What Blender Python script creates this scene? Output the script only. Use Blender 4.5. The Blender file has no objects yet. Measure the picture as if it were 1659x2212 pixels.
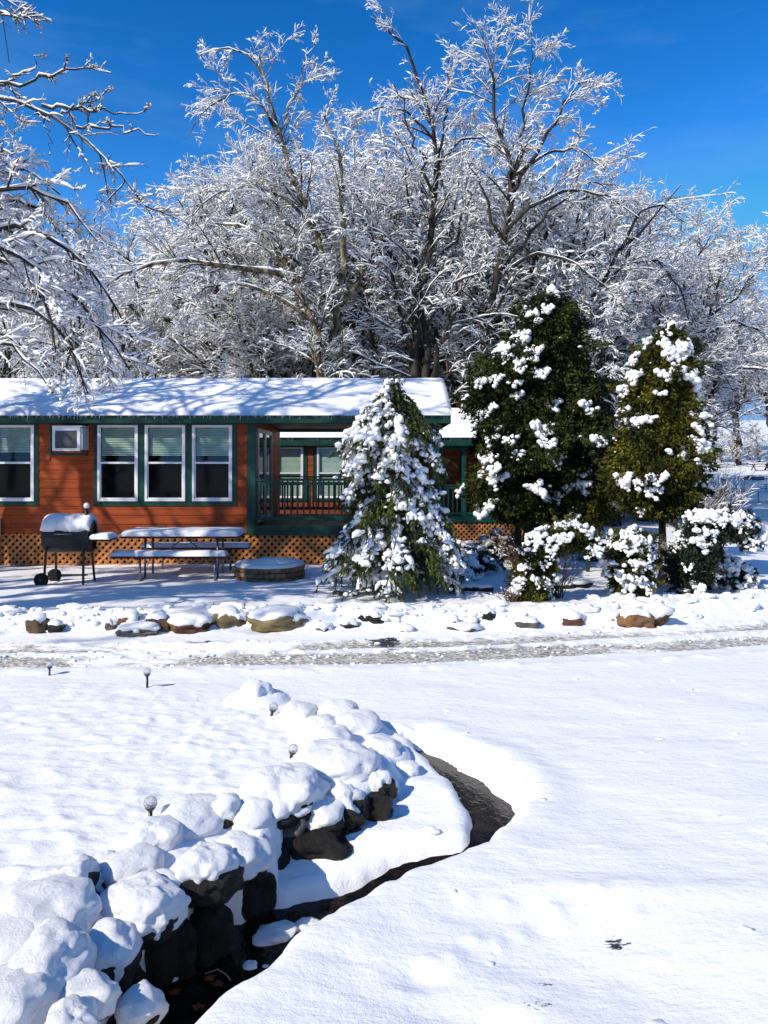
import bpy, math, random
import numpy as np
from mathutils import Vector

SC = bpy.context.scene
COL = SC.collection
H = 2.2                      # eye height
F = 1650.0                   # focal length in photo pixels (photo 1659 wide)

# ------------------------------------------------------------------ camera
cam = bpy.data.cameras.new('camera')
cam.sensor_fit = 'HORIZONTAL'
cam.sensor_width = 36.0
cam.lens = 36.0 * F / 1659.0
cam.shift_y = -106.0 / 1659.0
cam.clip_start = 0.05
cam.clip_end = 3000
camo = bpy.data.objects.new('camera', cam)
camo.location = (0, 0, H)
camo.rotation_euler = (math.radians(90), 0, 0)
COL.objects.link(camo)
SC.camera = camo

# ------------------------------------------------------------------ light
ELEV = math.radians(36)
SX, SY = 0.80, 0.60          # horizontal direction in which the light travels
world = bpy.data.worlds.new('World')
SC.world = world
world.use_nodes = True
nt = world.node_tree
nt.nodes.clear()
sky = nt.nodes.new('ShaderNodeTexSky')
sky.sky_type = 'NISHITA'
sky.sun_disc = False
sky.sun_elevation = ELEV
sky.sun_rotation = math.atan2(-SX, -SY)
sky.air_density = 1.0
sky.dust_density = 0.05
sky.ozone_density = 3.0
hs = nt.nodes.new('ShaderNodeHueSaturation')
hs.inputs['Saturation'].default_value = 1.18
hs.inputs['Value'].default_value = 0.72
bg = nt.nodes.new('ShaderNodeBackground')
bg.inputs['Strength'].default_value = 0.13
out = nt.nodes.new('ShaderNodeOutputWorld')
gm = nt.nodes.new('ShaderNodeGamma')
gm.inputs['Gamma'].default_value = 1.5
nt.links.new(sky.outputs[0], gm.inputs['Color'])
nt.links.new(gm.outputs[0], hs.inputs['Color'])
# thin wisps of high cloud
tc = nt.nodes.new('ShaderNodeTexCoord')
mp = nt.nodes.new('ShaderNodeMapping')
mp.inputs['Scale'].default_value = (0.9, 2.0, 5.0)
mp.inputs['Rotation'].default_value = (0.3, 0.5, 0.2)
nz = nt.nodes.new('ShaderNodeTexNoise')
nz.inputs['Scale'].default_value = 1.6
nz.inputs['Detail'].default_value = 6
nz.inputs['Roughness'].default_value = 0.6
rp = nt.nodes.new('ShaderNodeMapRange')
rp.inputs['From Min'].default_value = 0.5
rp.inputs['From Max'].default_value = 0.85
rp.inputs['To Max'].default_value = 0.35
mx = nt.nodes.new('ShaderNodeMix')
mx.data_type = 'RGBA'
mx.inputs['B'].default_value = (2.4, 4.0, 6.6, 1)
nt.links.new(tc.outputs['Generated'], mp.inputs[0])
nt.links.new(mp.outputs[0], nz.inputs['Vector'])
nt.links.new(nz.outputs['Fac'], rp.inputs['Value'])
nt.links.new(rp.outputs[0], mx.inputs['Factor'])
cl = nt.nodes.new('ShaderNodeVectorMath')
cl.operation = 'MINIMUM'
cl.inputs[1].default_value = (1.5, 3.2, 6.4)
nt.links.new(hs.outputs[0], cl.inputs[0])
nt.links.new(cl.outputs[0], mx.inputs['A'])
nt.links.new(mx.outputs['Result'], bg.inputs['Color'])
nt.links.new(bg.outputs[0], out.inputs['Surface'])

sun = bpy.data.lights.new('sun', 'SUN')
sun.energy = 5.0
sun.angle = math.radians(0.53)
sun.color = (1.0, 0.92, 0.79)
suno = bpy.data.objects.new('sun', sun)
d = Vector((SX * math.cos(ELEV), SY * math.cos(ELEV), -math.sin(ELEV)))
suno.rotation_euler = d.to_track_quat('-Z', 'Y').to_euler()
suno.location = (-20, -15, 20)
COL.objects.link(suno)

SC.view_settings.view_transform = 'Standard'
SC.view_settings.look = 'None'
SC.view_settings.exposure = 0.08
SC.view_settings.gamma = 1.0
SC.view_settings.use_curve_mapping = False
SC.render.engine = 'CYCLES'
SC.cycles.max_bounces = 5
SC.cycles.diffuse_bounces = 3
SC.cycles.transparent_max_bounces = 6

# ------------------------------------------------------------------ helpers
rng = np.random.default_rng(7)
random.seed(7)


def _h(ix, iy, iz, seed):
    n = (ix * 374761393 + iy * 668265263 + iz * 2147483647 + seed * 974711) & 0xffffffff
    n = ((n ^ (n >> 13)) * 1274126177) & 0xffffffff
    n = ((n ^ (n >> 16)) * 2246822519) & 0xffffffff
    return ((n ^ (n >> 15)) & 0xffffff) / float(0xffffff)


def noise3(p, seed=0):
    """value noise -1..1, p (...,3)"""
    p = np.asarray(p, float)
    i = np.floor(p).astype(np.int64)
    f = p - i
    f = f * f * f * (f * (f * 6 - 15) + 10)
    r = 0
    for dx in (0, 1):
        wx = f[..., 0] if dx else 1 - f[..., 0]
        for dy in (0, 1):
            wy = f[..., 1] if dy else 1 - f[..., 1]
            for dz in (0, 1):
                wz = f[..., 2] if dz else 1 - f[..., 2]
                r = r + wx * wy * wz * _h(i[..., 0] + dx, i[..., 1] + dy, i[..., 2] + dz, seed)
    return r * 2 - 1


def noise2(x, y, seed=0):
    return noise3(np.stack([x, y, np.zeros_like(x) + 0.37], -1), seed)


def fbm2(x, y, seed=0, octs=4):
    r = 0; a = 1.0; s = 0
    for o in range(octs):
        r = r + a * noise2(x * 2 ** o + 17.3 * o, y * 2 ** o - 9.1 * o, seed + o)
        s += a; a *= 0.5
    return r / s


def sst(a, b, x):
    t = np.clip((x - a) / (b - a), 0, 1)
    return t * t * (3 - 2 * t)


def PX(x, y, Y):
    """photo pixel seen at depth Y"""
    return np.array([(x - 829.5) / F * Y, Y, H - (y - 1000.0) / F * Y])


def GP(x, y, z=0.0):
    """photo pixel on the level z"""
    Y = F * (H - z) / (y - 1000.0)
    return ((x - 829.5) / F * Y, Y)


class G:
    def __init__(s):
        s.v = []; s.f3 = []; s.f4 = []; s.n = 0

    def add(s, v, f3=None, f4=None):
        v = np.asarray(v, float).reshape(-1, 3)
        if f3 is not None and len(f3): s.f3.append(np.asarray(f3, np.int64) + s.n)
        if f4 is not None and len(f4): s.f4.append(np.asarray(f4, np.int64) + s.n)
        s.v.append(v); s.n += len(v)
        return s

    def box(s, x0, x1, y0, y1, z0, z1):
        v = [(x0, y0, z0), (x1, y0, z0), (x1, y1, z0), (x0, y1, z0), (x0, y0, z1), (x1, y0, z1), (x1, y1, z1), (x0, y1, z1)]
        f = [(0, 3, 2, 1), (4, 5, 6, 7), (0, 1, 5, 4), (1, 2, 6, 5), (2, 3, 7, 6), (3, 0, 4, 7)]
        return s.add(v, None, f)

    def bar(s, a, b, w, t, up=(0, 0, 1)):
        """rectangular bar from a to b, w across, t along 'up'"""
        a = Vector(a); b = Vector(b); d = (b - a).normalized()
        u = Vector(up); sd = d.cross(u)
        if sd.length < 1e-4: sd = d.cross(Vector((0, 1, 0)))
        sd.normalize(); u = sd.cross(d).normalized()
        c = []
        for p in (a, b):
            for i, j in ((-1, -1), (1, -1), (1, 1), (-1, 1)):
                c.append(p + sd * (i * w / 2) + u * (j * t / 2))
        f = [(3, 2, 1, 0), (4, 5, 6, 7), (0, 1, 5, 4), (1, 2, 6, 5), (2, 3, 7, 6), (3, 0, 4, 7)]
        return s.add([tuple(q) for q in c], None, f)

    def tubes(s, P, R, sides=4, squash=1.0, jitter=0.0, caps=False):
        """P (N,K,3) R (N,K)"""
        P = np.asarray(P, float); R = np.asarray(R, float)
        N, K, _ = P.shape
        t = np.gradient(P, axis=1)
        t /= np.linalg.norm(t, axis=2, keepdims=True) + 1e-9
        b = np.cross(t, np.array([0, 0, 1.0]))
        bl = np.linalg.norm(b, axis=2, keepdims=True)
        b = np.where(bl > 0.08, b / (bl + 1e-9), np.array([1.0, 0, 0]))
        b = b - t * (b * t).sum(-1, keepdims=True)
        b /= np.linalg.norm(b, axis=2, keepdims=True) + 1e-9
        n = np.cross(b, t)
        ang = np.arange(sides) * 2 * np.pi / sides
        ca = np.cos(ang)[None, None, :, None]; sa = np.sin(ang)[None, None, :, None]
        RR = R[:, :, None, None]
        if jitter: RR = RR * (1 + jitter * rng.uniform(-1, 1, (N, K, sides, 1)))
        V = P[:, :, None, :] + RR * (b[:, :, None, :] * ca + n[:, :, None, :] * sa * squash)
        idx = np.arange(N * K * sides).reshape(N, K, sides)
        a0 = idx[:, :-1, :]; a1 = np.roll(a0, -1, 2); b0 = idx[:, 1:, :]; b1 = np.roll(b0, -1, 2)
        Q = np.stack([a0, a1, b1, b0], -1).reshape(-1, 4)
        f3 = None
        if caps:
            e = []
            for k, rev in ((0, True), (K - 1, False)):
                r = idx[:, k, :]
                for j in range(1, sides - 1):
                    tri = [r[:, 0], r[:, j], r[:, j + 1]]
                    if rev: tri = tri[::-1]
                    e.append(np.stack(tri, -1))
            f3 = np.concatenate(e)
        return s.add(V.reshape(-1, 3), f3, Q)

    def tube(s, pts, r, sides=8, caps=True):
        P = np.array(pts, float)[None]
        R = np.full(P.shape[:2], r) if np.isscalar(r) else np.array(r, float)[None]
        return s.tubes(P, R, sides, caps=caps)

    def lathe(s, prof, c=(0, 0, 0), seg=24):
        prof = np.array(prof, float)
        a = np.arange(seg) * 2 * np.pi / seg
        V = np.stack([prof[:, None, 0] * np.cos(a) + c[0], prof[:, None, 0] * np.sin(a) + c[1],
                      np.repeat(prof[:, None, 1], seg, 1) + c[2]], -1)
        idx = np.arange(len(prof) * seg).reshape(len(prof), seg)
        a0 = idx[:-1]; a1 = np.roll(a0, -1, 1); b0 = idx[1:]; b1 = np.roll(b0, -1, 1)
        return s.add(V.reshape(-1, 3), None, np.stack([a0, a1, b1, b0], -1).reshape(-1, 4))

    def mesh(s, name, mat, smooth=False, origin=None):
        v = np.concatenate(s.v) if s.v else np.zeros((0, 3))
        if origin is not None: v = v - np.array(origin)
        me = bpy.data.meshes.new(name)
        me.vertices.add(len(v)); me.vertices.foreach_set('co', v.astype(np.float32).ravel())
        f3 = np.concatenate(s.f3) if s.f3 else np.zeros((0, 3), np.int64)
        f4 = np.concatenate(s.f4) if s.f4 else np.zeros((0, 4), np.int64)
        nl = f3.size + f4.size
        me.loops.add(nl)
        me.loops.foreach_set('vertex_index', np.concatenate([f3.ravel(), f4.ravel()]).astype(np.int32))
        me.polygons.add(len(f3) + len(f4))
        st = np.concatenate([np.arange(len(f3)) * 3, f3.size + np.arange(len(f4)) * 4])
        me.polygons.foreach_set('loop_start', st.astype(np.int32))
        me.polygons.foreach_set('use_smooth', np.full(len(st), smooth))
        me.update(calc_edges=True)
        me.materials.append(mat)
        return me

    def build(s, name, mat, parent=None, smooth=False, label=None):
        org = root_of(parent)['_o'] if parent is not None else None
        me = s.mesh(name, mat, smooth, origin=org)
        o = bpy.data.objects.new(name, me); COL.objects.link(o)
        if parent is not None: o.parent = parent
        if label: o['label'] = label
        return o


def root_of(o):
    while o.parent is not None: o = o.parent
    return o


def thing(name, loc, label, cat, group=None):
    o = bpy.data.objects.new(name, None); COL.objects.link(o)
    o.location = loc; o.empty_display_size = 0.2
    o['_o'] = [float(c) for c in loc]
    o['label'] = label; o['category'] = cat
    if group: o['group'] = group
    return o


def tag(o, label, cat, group=None):
    o['label'] = label; o['category'] = cat
    if group: o['group'] = group
    return o


def stuff(o):
    o['kind'] = 'stuff'
    return o


def structure(o):
    o['kind'] = 'structure'
    return o


def piece(name, me, parent, loc, scale=(1, 1, 1), rot=(0, 0, 0)):
    """a part that shares mesh data; loc in world coordinates"""
    o = bpy.data.objects.new(name, me); COL.objects.link(o)
    org = Vector(root_of(parent)['_o'])
    o.parent = parent
    o.location = Vector(loc) - org; o.scale = scale; o.rotation_euler = rot
    return o


def copy_thing(root, loc, rotz=0, scale=1, label=None):
    r = root.copy(); COL.objects.link(r)
    r.location = loc; r.rotation_euler = (0, 0, rotz)
    r.scale = (scale, scale, scale) if np.isscalar(scale) else scale
    if label: r['label'] = label
    for c in list(root.children):
        k = c.copy(); COL.objects.link(k); k.parent = r
        for g in list(c.children):
            m = g.copy(); COL.objects.link(m); m.parent = k
    return r


# ------------------------------------------------------------------ materials
def mat(name, color, rough=0.7, spec=0.3, metal=0.0):
    m = bpy.data.materials.new(name); m.use_nodes = True
    b = m.node_tree.nodes['Principled BSDF']
    b.inputs['Base Color'].default_value = (*color, 1)
    b.inputs['Roughness'].default_value = rough
    b.inputs['Specular IOR Level'].default_value = spec
    b.inputs['Metallic'].default_value = metal
    return m


def varied(name, c1, c2, scale=6, rough=0.8, bump=0.3, bscale=None, spec=0.2, stretch=(1, 1, 1), lo=0.35, hi=0.65,
           c3=None, dist=0.01, objvar=0.0, coord='Object', brough=.6):
    m = mat(name, c1, rough, spec)
    n = m.node_tree; b = n.nodes['Principled BSDF']
    t = n.nodes.new('ShaderNodeTexCoord')
    mpn = n.nodes.new('ShaderNodeMapping'); mpn.inputs['Scale'].default_value = stretch
    n.links.new(t.outputs[coord], mpn.inputs[0])
    a = n.nodes.new('ShaderNodeTexNoise'); a.inputs['Scale'].default_value = scale
    a.inputs['Detail'].default_value = 5; a.inputs['Roughness'].default_value = 0.62
    n.links.new(mpn.outputs[0], a.inputs['Vector'])
    r = n.nodes.new('ShaderNodeValToRGB')
    r.color_ramp.elements[0].position = lo; r.color_ramp.elements[0].color = (*c1, 1)
    r.color_ramp.elements[1].position = hi; r.color_ramp.elements[1].color = (*c2, 1)
    if c3:
        e = r.color_ramp.elements.new(min(0.95, hi + 0.12)); e.color = (*c3, 1)
    n.links.new(a.outputs['Fac'], r.inputs[0])
    src = r.outputs[0]
    if objvar:
        oi = n.nodes.new('ShaderNodeObjectInfo')
        mr = n.nodes.new('ShaderNodeMapRange')
        mr.inputs['To Min'].default_value = 1 - objvar; mr.inputs['To Max'].default_value = 1 + objvar
        n.links.new(oi.outputs['Random'], mr.inputs['Value'])
        h2 = n.nodes.new('ShaderNodeHueSaturation')
        n.links.new(mr.outputs[0], h2.inputs['Value'])
        n.links.new(src, h2.inputs['Color']); src = h2.outputs[0]
    n.links.new(src, b.inputs['Base Color'])
    if bump:
        a2 = n.nodes.new('ShaderNodeTexNoise'); a2.inputs['Scale'].default_value = bscale or scale * 3
        a2.inputs['Detail'].default_value = 8; a2.inputs['Roughness'].default_value = brough
        n.links.new(mpn.outputs[0], a2.inputs['Vector'])
        bp = n.nodes.new('ShaderNodeBump'); bp.inputs['Strength'].default_value = bump
        bp.inputs['Distance'].default_value = dist
        n.links.new(a2.outputs['Fac'], bp.inputs['Height'])
        n.links.new(bp.outputs[0], b.inputs['Normal'])
    return m


SNOWC = (0.89, 0.885, 0.885)
M = {}
M['snow'] = varied('snow', SNOWC, (0.91, 0.905, 0.90), 9, rough=0.55, bump=1.0, bscale=34, spec=0.25, dist=0.016, coord='Object', brough=.78)
M['snow_far'] = mat('snow_far', (0.93, 0.93, 0.93), 0.7, 0.1)
M['snow_soft'] = varied('snow_soft', SNOWC, (0.91, 0.905, 0.90), 9, rough=0.6, bump=0.7, bscale=26, spec=0.2, dist=0.016, brough=.75)
M['bark'] = varied('bark', (0.014, 0.012, 0.010), (0.06, 0.05, 0.04), 4, bump=0.6, stretch=(1, 1, 0.3), bscale=14, dist=0.03)
M['bark_lichen'] = varied('bark_lichen', (0.035, 0.028, 0.02), (0.20, 0.16, 0.09), 5, bump=0.6, stretch=(1, 1, 0.4), bscale=14, dist=0.03,
                          lo=0.42, hi=0.58, c3=(0.36, 0.30, 0.17))
M['twig'] = varied('twig', (0.05, 0.038, 0.03), (0.16, 0.12, 0.09), 3, bump=0)
M['brush'] = varied('brush', (0.06, 0.032, 0.02), (0.16, 0.085, 0.05), 3, bump=0)
M['siding'] = varied('siding', (0.17, 0.026, 0.005), (0.38, 0.072, 0.012), 3, rough=0.55, bump=0.35, bscale=26, stretch=(0.35, 1, 4),
                     dist=0.004, objvar=0.16, coord='Object', spec=0.25)
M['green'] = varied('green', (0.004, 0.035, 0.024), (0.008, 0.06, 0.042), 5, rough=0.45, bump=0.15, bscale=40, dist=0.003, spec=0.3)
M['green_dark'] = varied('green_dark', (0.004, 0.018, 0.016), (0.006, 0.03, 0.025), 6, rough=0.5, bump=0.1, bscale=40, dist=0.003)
M['lattice'] = varied('lattice', (0.36, 0.13, 0.035), (0.56, 0.24, 0.08), 7, rough=0.65, bump=0.2, bscale=40, dist=0.003, objvar=0.22)
M['dark'] = mat('dark_void', (0.006, 0.006, 0.007), 0.9, 0.05)  # near-black, stands in for unlit depth behind lattice and windows
M['white_vinyl'] = varied('white_vinyl', (0.72, 0.73, 0.74), (0.80, 0.80, 0.80), 8, rough=0.35, bump=0.05, spec=0.4)
M['grey_frame'] = mat('grey_frame', (0.45, 0.47, 0.48), 0.4, 0.4)
M['ac_grille'] = varied('ac_grille', (0.06, 0.065, 0.08), (0.1, 0.105, 0.12), 40, rough=0.5, bump=0.5, bscale=120)
M['blind'] = varied('blind', (0.52, 0.61, 0.54), (0.64, 0.70, 0.62), 5, rough=0.5, bump=0)
M['black_metal'] = varied('black_metal', (0.008, 0.008, 0.008), (0.02, 0.019, 0.018), 14, rough=0.45, bump=0.2, spec=0.35)
M['rubber'] = varied('rubber', (0.008, 0.008, 0.008), (0.016, 0.015, 0.014), 30, rough=0.8, bump=0.1)
M['steel'] = mat('galvanised_steel', (0.22, 0.23, 0.25), 0.4, 0.5, 0.7)
M['table_red'] = varied('table_red', (0.10, 0.018, 0.012), (0.16, 0.03, 0.02), 8, rough=0.6, bump=0.2, bscale=30, stretch=(0.3, 3, 3))
M['block'] = varied('block', (0.11, 0.062, 0.036), (0.27, 0.16, 0.09), 6, rough=0.9, bump=0.8, bscale=30, objvar=0.35, dist=0.012)
M['rock_dark'] = varied('rock_dark', (0.004, 0.004, 0.004), (0.022, 0.019, 0.015), 7, rough=0.45, bump=1.0, bscale=12, spec=0.3, dist=0.05, brough=.72, stretch=(1.3, 1.3, .6))
M['rock_grey'] = varied('rock_grey', (0.055, 0.055, 0.055), (0.14, 0.13, 0.11), 6, rough=0.75, bump=0.8, bscale=18, dist=0.02)
M['rock_brown'] = varied('rock_brown', (0.06, 0.038, 0.022), (0.15, 0.095, 0.05), 6, rough=0.7, bump=0.8, bscale=18, dist=0.02)
M['rock_orange'] = varied('rock_orange', (0.13, 0.06, 0.028), (0.26, 0.14, 0.07), 6, rough=0.7, bump=0.8, bscale=18, dist=0.02)
M['rock_red'] = varied('rock_red', (0.07, 0.028, 0.018), (0.14, 0.06, 0.038), 6, rough=0.7, bump=0.8, bscale=18, dist=0.02)
M['rock_tan'] = varied('rock_tan', (0.12, 0.085, 0.035), (0.27, 0.20, 0.10), 5, rough=0.75, bump=0.9, bscale=14, dist=0.025, stretch=(0.6, 1, 2))
M['cedar'] = varied('cedar', (0.004, 0.010, 0.002), (0.055, 0.066, 0.009), 1.5, rough=0.55, bump=0, lo=0.4, hi=0.66, c3=(0.30, 0.27, 0.025))
M['cedar_gold'] = varied('cedar_gold', (0.006, 0.012, 0.002), (0.085, 0.085, 0.010), 1.8, rough=0.55, bump=0, lo=0.36, hi=0.6, c3=(0.32, 0.24, 0.02))
M['spruce'] = varied('spruce', (0.010, 0.024, 0.006), (0.10, 0.125, 0.02), 3.0, rough=0.5, bump=0, lo=0.38, hi=0.66)
M['shrub_green'] = varied('shrub_green', (0.010, 0.018, 0.012), (0.03, 0.045, 0.025), 3.0, rough=0.6, bump=0)
M['plastic_black'] = mat('plastic_black', (0.012, 0.012, 0.013), 0.35, 0.5)
M['sign_grey'] = mat('sign_grey', (0.30, 0.31, 0.32), 0.6)
M['wood_post'] = varied('wood_post', (0.03, 0.024, 0.02), (0.07, 0.055, 0.04), 6, bump=0.5, stretch=(1, 1, .2))
M['mulch'] = varied('mulch', (0.03, 0.02, 0.012), (0.08, 0.05, 0.03), 14, bump=0.8, bscale=40)
M['leaf'] = varied('dead_leaf', (0.10, 0.022, 0.008), (0.2, 0.06, 0.02), 20, bump=0.2)

# glass
m = mat('window_glass', (0.002, 0.0025, 0.003), 0.05, 0.16); M['glass'] = m
m = bpy.data.materials.new('pane_glass'); m.use_nodes = True; n = m.node_tree; n.nodes.clear()
o_ = n.nodes.new('ShaderNodeOutputMaterial'); mi = n.nodes.new('ShaderNodeMixShader')
tr = n.nodes.new('ShaderNodeBsdfTransparent'); tr.inputs[0].default_value = (0.90, 0.95, 0.93, 1)
gl = n.nodes.new('ShaderNodeBsdfGlossy'); gl.inputs['Roughness'].default_value = 0.03
mi.inputs[0].default_value = 0.05
n.links.new(tr.outputs[0], mi.inputs[1]); n.links.new(gl.outputs[0], mi.inputs[2])
n.links.new(mi.outputs[0], o_.inputs[0]); M['pane'] = m
m = bpy.data.materials.new('crackle_glass'); m.use_nodes = True; n = m.node_tree
b = n.nodes['Principled BSDF']
b.inputs['Base Color'].default_value = (0.8, 0.82, 0.84, 1); b.inputs['Roughness'].default_value = 0.12
b.inputs['Transmission Weight'].default_value = 0.75; b.inputs['IOR'].default_value = 1.3
vo = n.nodes.new('ShaderNodeTexVoronoi'); vo.inputs['Scale'].default_value = 70; vo.feature = 'DISTANCE_TO_EDGE'
bp = n.nodes.new('ShaderNodeBump'); bp.inputs['Strength'].default_value = 0.8; bp.inputs['Distance'].default_value = 0.01
tcn = n.nodes.new('ShaderNodeTexCoord'); n.links.new(tcn.outputs['Object'], vo.inputs['Vector'])
n.links.new(vo.outputs['Distance'], bp.inputs['Height']); n.links.new(bp.outputs[0], b.inputs['Normal']); M['crackle'] = m
m = mat('ice', (0.75, 0.85, 0.9), 0.08, 0.6); m.node_tree.nodes['Principled BSDF'].inputs['Transmission Weight'].default_value = 0.8
m.node_tree.nodes['Principled BSDF'].inputs['IOR'].default_value = 1.31; M['ice'] = m

# water
m = mat('stream_water', (0.010, 0.007, 0.005), 0.05, 0.28); n = m.node_tree; b = n.nodes['Principled BSDF']
tcn = n.nodes.new('ShaderNodeTexCoord')
mpn = n.nodes.new('ShaderNodeMapping'); mpn.inputs['Scale'].default_value = (1, 0.6, 1); mpn.inputs['Rotation'].default_value = (0, 0, 0.5)
n.links.new(tcn.outputs['Object'], mpn.inputs[0])
a = n.nodes.new('ShaderNodeTexNoise'); a.inputs['Scale'].default_value = 22; a.inputs['Detail'].default_value = 4; a.inputs['Distortion'].default_value = 1.2
n.links.new(mpn.outputs[0], a.inputs['Vector'])
bp = n.nodes.new('ShaderNodeBump'); bp.inputs['Strength'].default_value = 0.35; bp.inputs['Distance'].default_value = 0.015
n.links.new(a.outputs['Fac'], bp.inputs['Height']); n.links.new(bp.outputs[0], b.inputs['Normal'])
a2 = n.nodes.new('ShaderNodeTexNoise'); a2.inputs['Scale'].default_value = 9; a2.inputs['Detail'].default_value = 6; a2.inputs['Roughness'].default_value = 0.7
n.links.new(tcn.outputs['Object'], a2.inputs['Vector'])
r = n.nodes.new('ShaderNodeValToRGB')
r.color_ramp.elements[0].position = 0.42; r.color_ramp.elements[0].color = (0.006, 0.004, 0.003, 1)
r.color_ramp.elements[1].position = 0.6; r.color_ramp.elements[1].color = (0.016, 0.011, 0.008, 1)
e = r.color_ramp.elements.new(0.74); e.color = (0.045, 0.034, 0.026, 1)
n.links.new(a2.outputs['Fac'], r.inputs[0]); n.links.new(r.outputs[0], b.inputs['Base Color']); M['water'] = m

# ground snow with slush in the ruts and bare asphalt patches
m = mat('snow_ground', SNOWC, 0.5, 0.3); n = m.node_tree; b = n.nodes['Principled BSDF']
at = n.nodes.new('ShaderNodeAttribute'); at.attribute_name = 'mask'
sp = n.nodes.new('ShaderNodeSeparateColor'); n.links.new(at.outputs['Color'], sp.inputs[0])
geo = n.nodes.new('ShaderNodeNewGeometry')


def nnoise(scale, detail=5, rough=0.6, stretch=None):
    q = n.nodes.new('ShaderNodeTexNoise'); q.inputs['Scale'].default_value = scale
    q.inputs['Detail'].default_value = detail; q.inputs['Roughness'].default_value = rough
    if stretch:
        w = n.nodes.new('ShaderNodeMapping'); w.inputs['Scale'].default_value = stretch
        n.links.new(geo.outputs['Position'], w.inputs[0]); n.links.new(w.outputs[0], q.inputs['Vector'])
    else:
        n.links.new(geo.outputs['Position'], q.inputs['Vector'])
    return q.outputs['Fac']


def nmath(op, a, bb):
    q = n.nodes.new('ShaderNodeMath'); q.operation = op
    for i, v in enumerate((a, bb)):
        if isinstance(v, (int, float)): q.inputs[i].default_value = v
        else: n.links.new(v, q.inputs[i])
    return q.outputs[0]


def nrange(v, a, bb):
    q = n.nodes.new('ShaderNodeMapRange'); q.inputs['From Min'].default_value = a; q.inputs['From Max'].default_value = bb
    n.links.new(v, q.inputs['Value']); return q.outputs[0]


def nmix(f, a, bb):
    q = n.nodes.new('ShaderNodeMix'); q.data_type = 'RGBA'; n.links.new(f, q.inputs['Factor'])
    for k, v in (('A', a), ('B', bb)):
        if isinstance(v, tuple): q.inputs[k].default_value = (*v, 1)
        else: n.links.new(v, q.inputs[k])
    return q.outputs['Result']


n1 = nnoise(9, 6, 0.7, (0.35, 1.6, 1))
n2 = nnoise(38, 5, 0.7, (0.5, 1.4, 1))
slushcol = nmix(nrange(n2, 0.4, 0.62), (0.15, 0.13, 0.105), (0.66, 0.64, 0.61))
f1 = nrange(nmath('ADD', sp.outputs[0], nmath('MULTIPLY', nmath('SUBTRACT', n1, 0.5), 1.5)), 0.36, 0.74)
c = nmix(f1, SNOWC, slushcol)
f2 = nrange(nmath('ADD', sp.outputs[1], nmath('MULTIPLY', nmath('SUBTRACT', nnoise(26, 6, 0.75, (0.6, 1.5, 1)), 0.5), 1.9)), 0.60, 0.66)
c = nmix(f2, c, nmix(nrange(nnoise(90, 3), 0.4, 0.6), (0.012, 0.012, 0.014), (0.06, 0.06, 0.065)))
n.links.new(c, b.inputs['Base Color'])
bb1 = nnoise(34, 6, 0.7); bb2 = nnoise(140, 3, 0.6)
bb3 = nnoise(7, 4, 0.6, (0.7, 1.6, 1))
hh = nmath('ADD', nmath('MULTIPLY', bb1, 0.55), nmath('ADD', nmath('MULTIPLY', bb2, 0.22), nmath('MULTIPLY', bb3, 1.6)))
bp = n.nodes.new('ShaderNodeBump'); bp.inputs['Strength'].default_value = 0.6; bp.inputs['Distance'].default_value = 0.018
n.links.new(hh, bp.inputs['Height']); n.links.new(bp.outputs[0], b.inputs['Normal'])
M['ground'] = m

# ------------------------------------------------------------------ stream layout
LEFT = [(.16, 6.32), (.277, 6.05), (.42, 5.78), (.516, 5.48), (.56, 5.25), (.589, 5.05), (.56, 4.85), (.50, 4.77), (.27, 4.74),
        (.03, 4.67), (-.19, 4.54), (-.36, 4.46), (-.575, 4.40), (-.72, 4.38), (-.90, 4.22), (-1.08, 4.0), (-1.28, 3.68), (-1.42, 3.3), (-1.5, 2.4), (-1.55, 1.0)]
RIGHT = [(.30, 6.25), (.477, 6.03), (.60, 5.82), (.74, 5.66), (.80, 5.50), (.90, 5.33), (.885, 5.15), (.81, 4.96), (.72, 4.76), (.55, 4.54), (.34, 4.38), (.12, 4.26),
         (-.08, 4.10), (-.30, 3.87), (-.47, 3.66), (-.60, 3.48), (-.74, 3.25), (-.90, 3.0), (-1.08, 2.7), (-1.2, 2.2), (-1.25, 1.0)]
CREST = [(-1.6, 7.6), (-.9, 7.0), (-.35, 6.55), (.0, 6.10), (.04, 5.50), (-.18, 5.25), (-.50, 4.98), (-.80, 4.58), (-1.06, 4.25), (-1.30, 3.9), (-1.5, 3.5), (-1.65, 2.9), (-1.8, 1.0)]


def water_z(y):
    return np.interp(y, [2.0, 3.6, 4.3, 4.55, 4.85, 6.4], [-.44, -.42, -.37, -.33, -.19, -.13])


def seg_dist(x, y, pl):
    best = np.full(x.shape, 1e9)
    for (x0, y0), (x1, y1) in zip(pl[:-1], pl[1:]):
        dx, dy = x1 - x0, y1 - y0
        t = np.clip(((x - x0) * dx + (y - y0) * dy) / (dx * dx + dy * dy), 0, 1)
        best = np.minimum(best, np.hypot(x - x0 - t * dx, y - y0 - t * dy))
    return best


def inside(x, y, poly):
    r = np.zeros(x.shape, bool)
    j = len(poly) - 1
    for i in range(len(poly)):
        xi, yi = poly[i]; xj, yj = poly[j]
        c = ((yi > y) != (yj > y)) & (x < (xj - xi) * (y - yi) / ((yj - yi) or 1e-9) + xi)
        r ^= c; j = i
    return r


RUT1 = ([-30, -4.3, -2.2, .21, 2.28, 4.72, 12, 40], [8.2, 8.42, 8.48, 8.55, 8.93, 9.45, 11.6, 24])
RUT2 = ([-30, -4.5, -1.8, .96, 2.77, 5.1, 12, 40], [8.9, 9.04, 9.09, 9.31, 9.75, 10.28, 12.5, 25])


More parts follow.
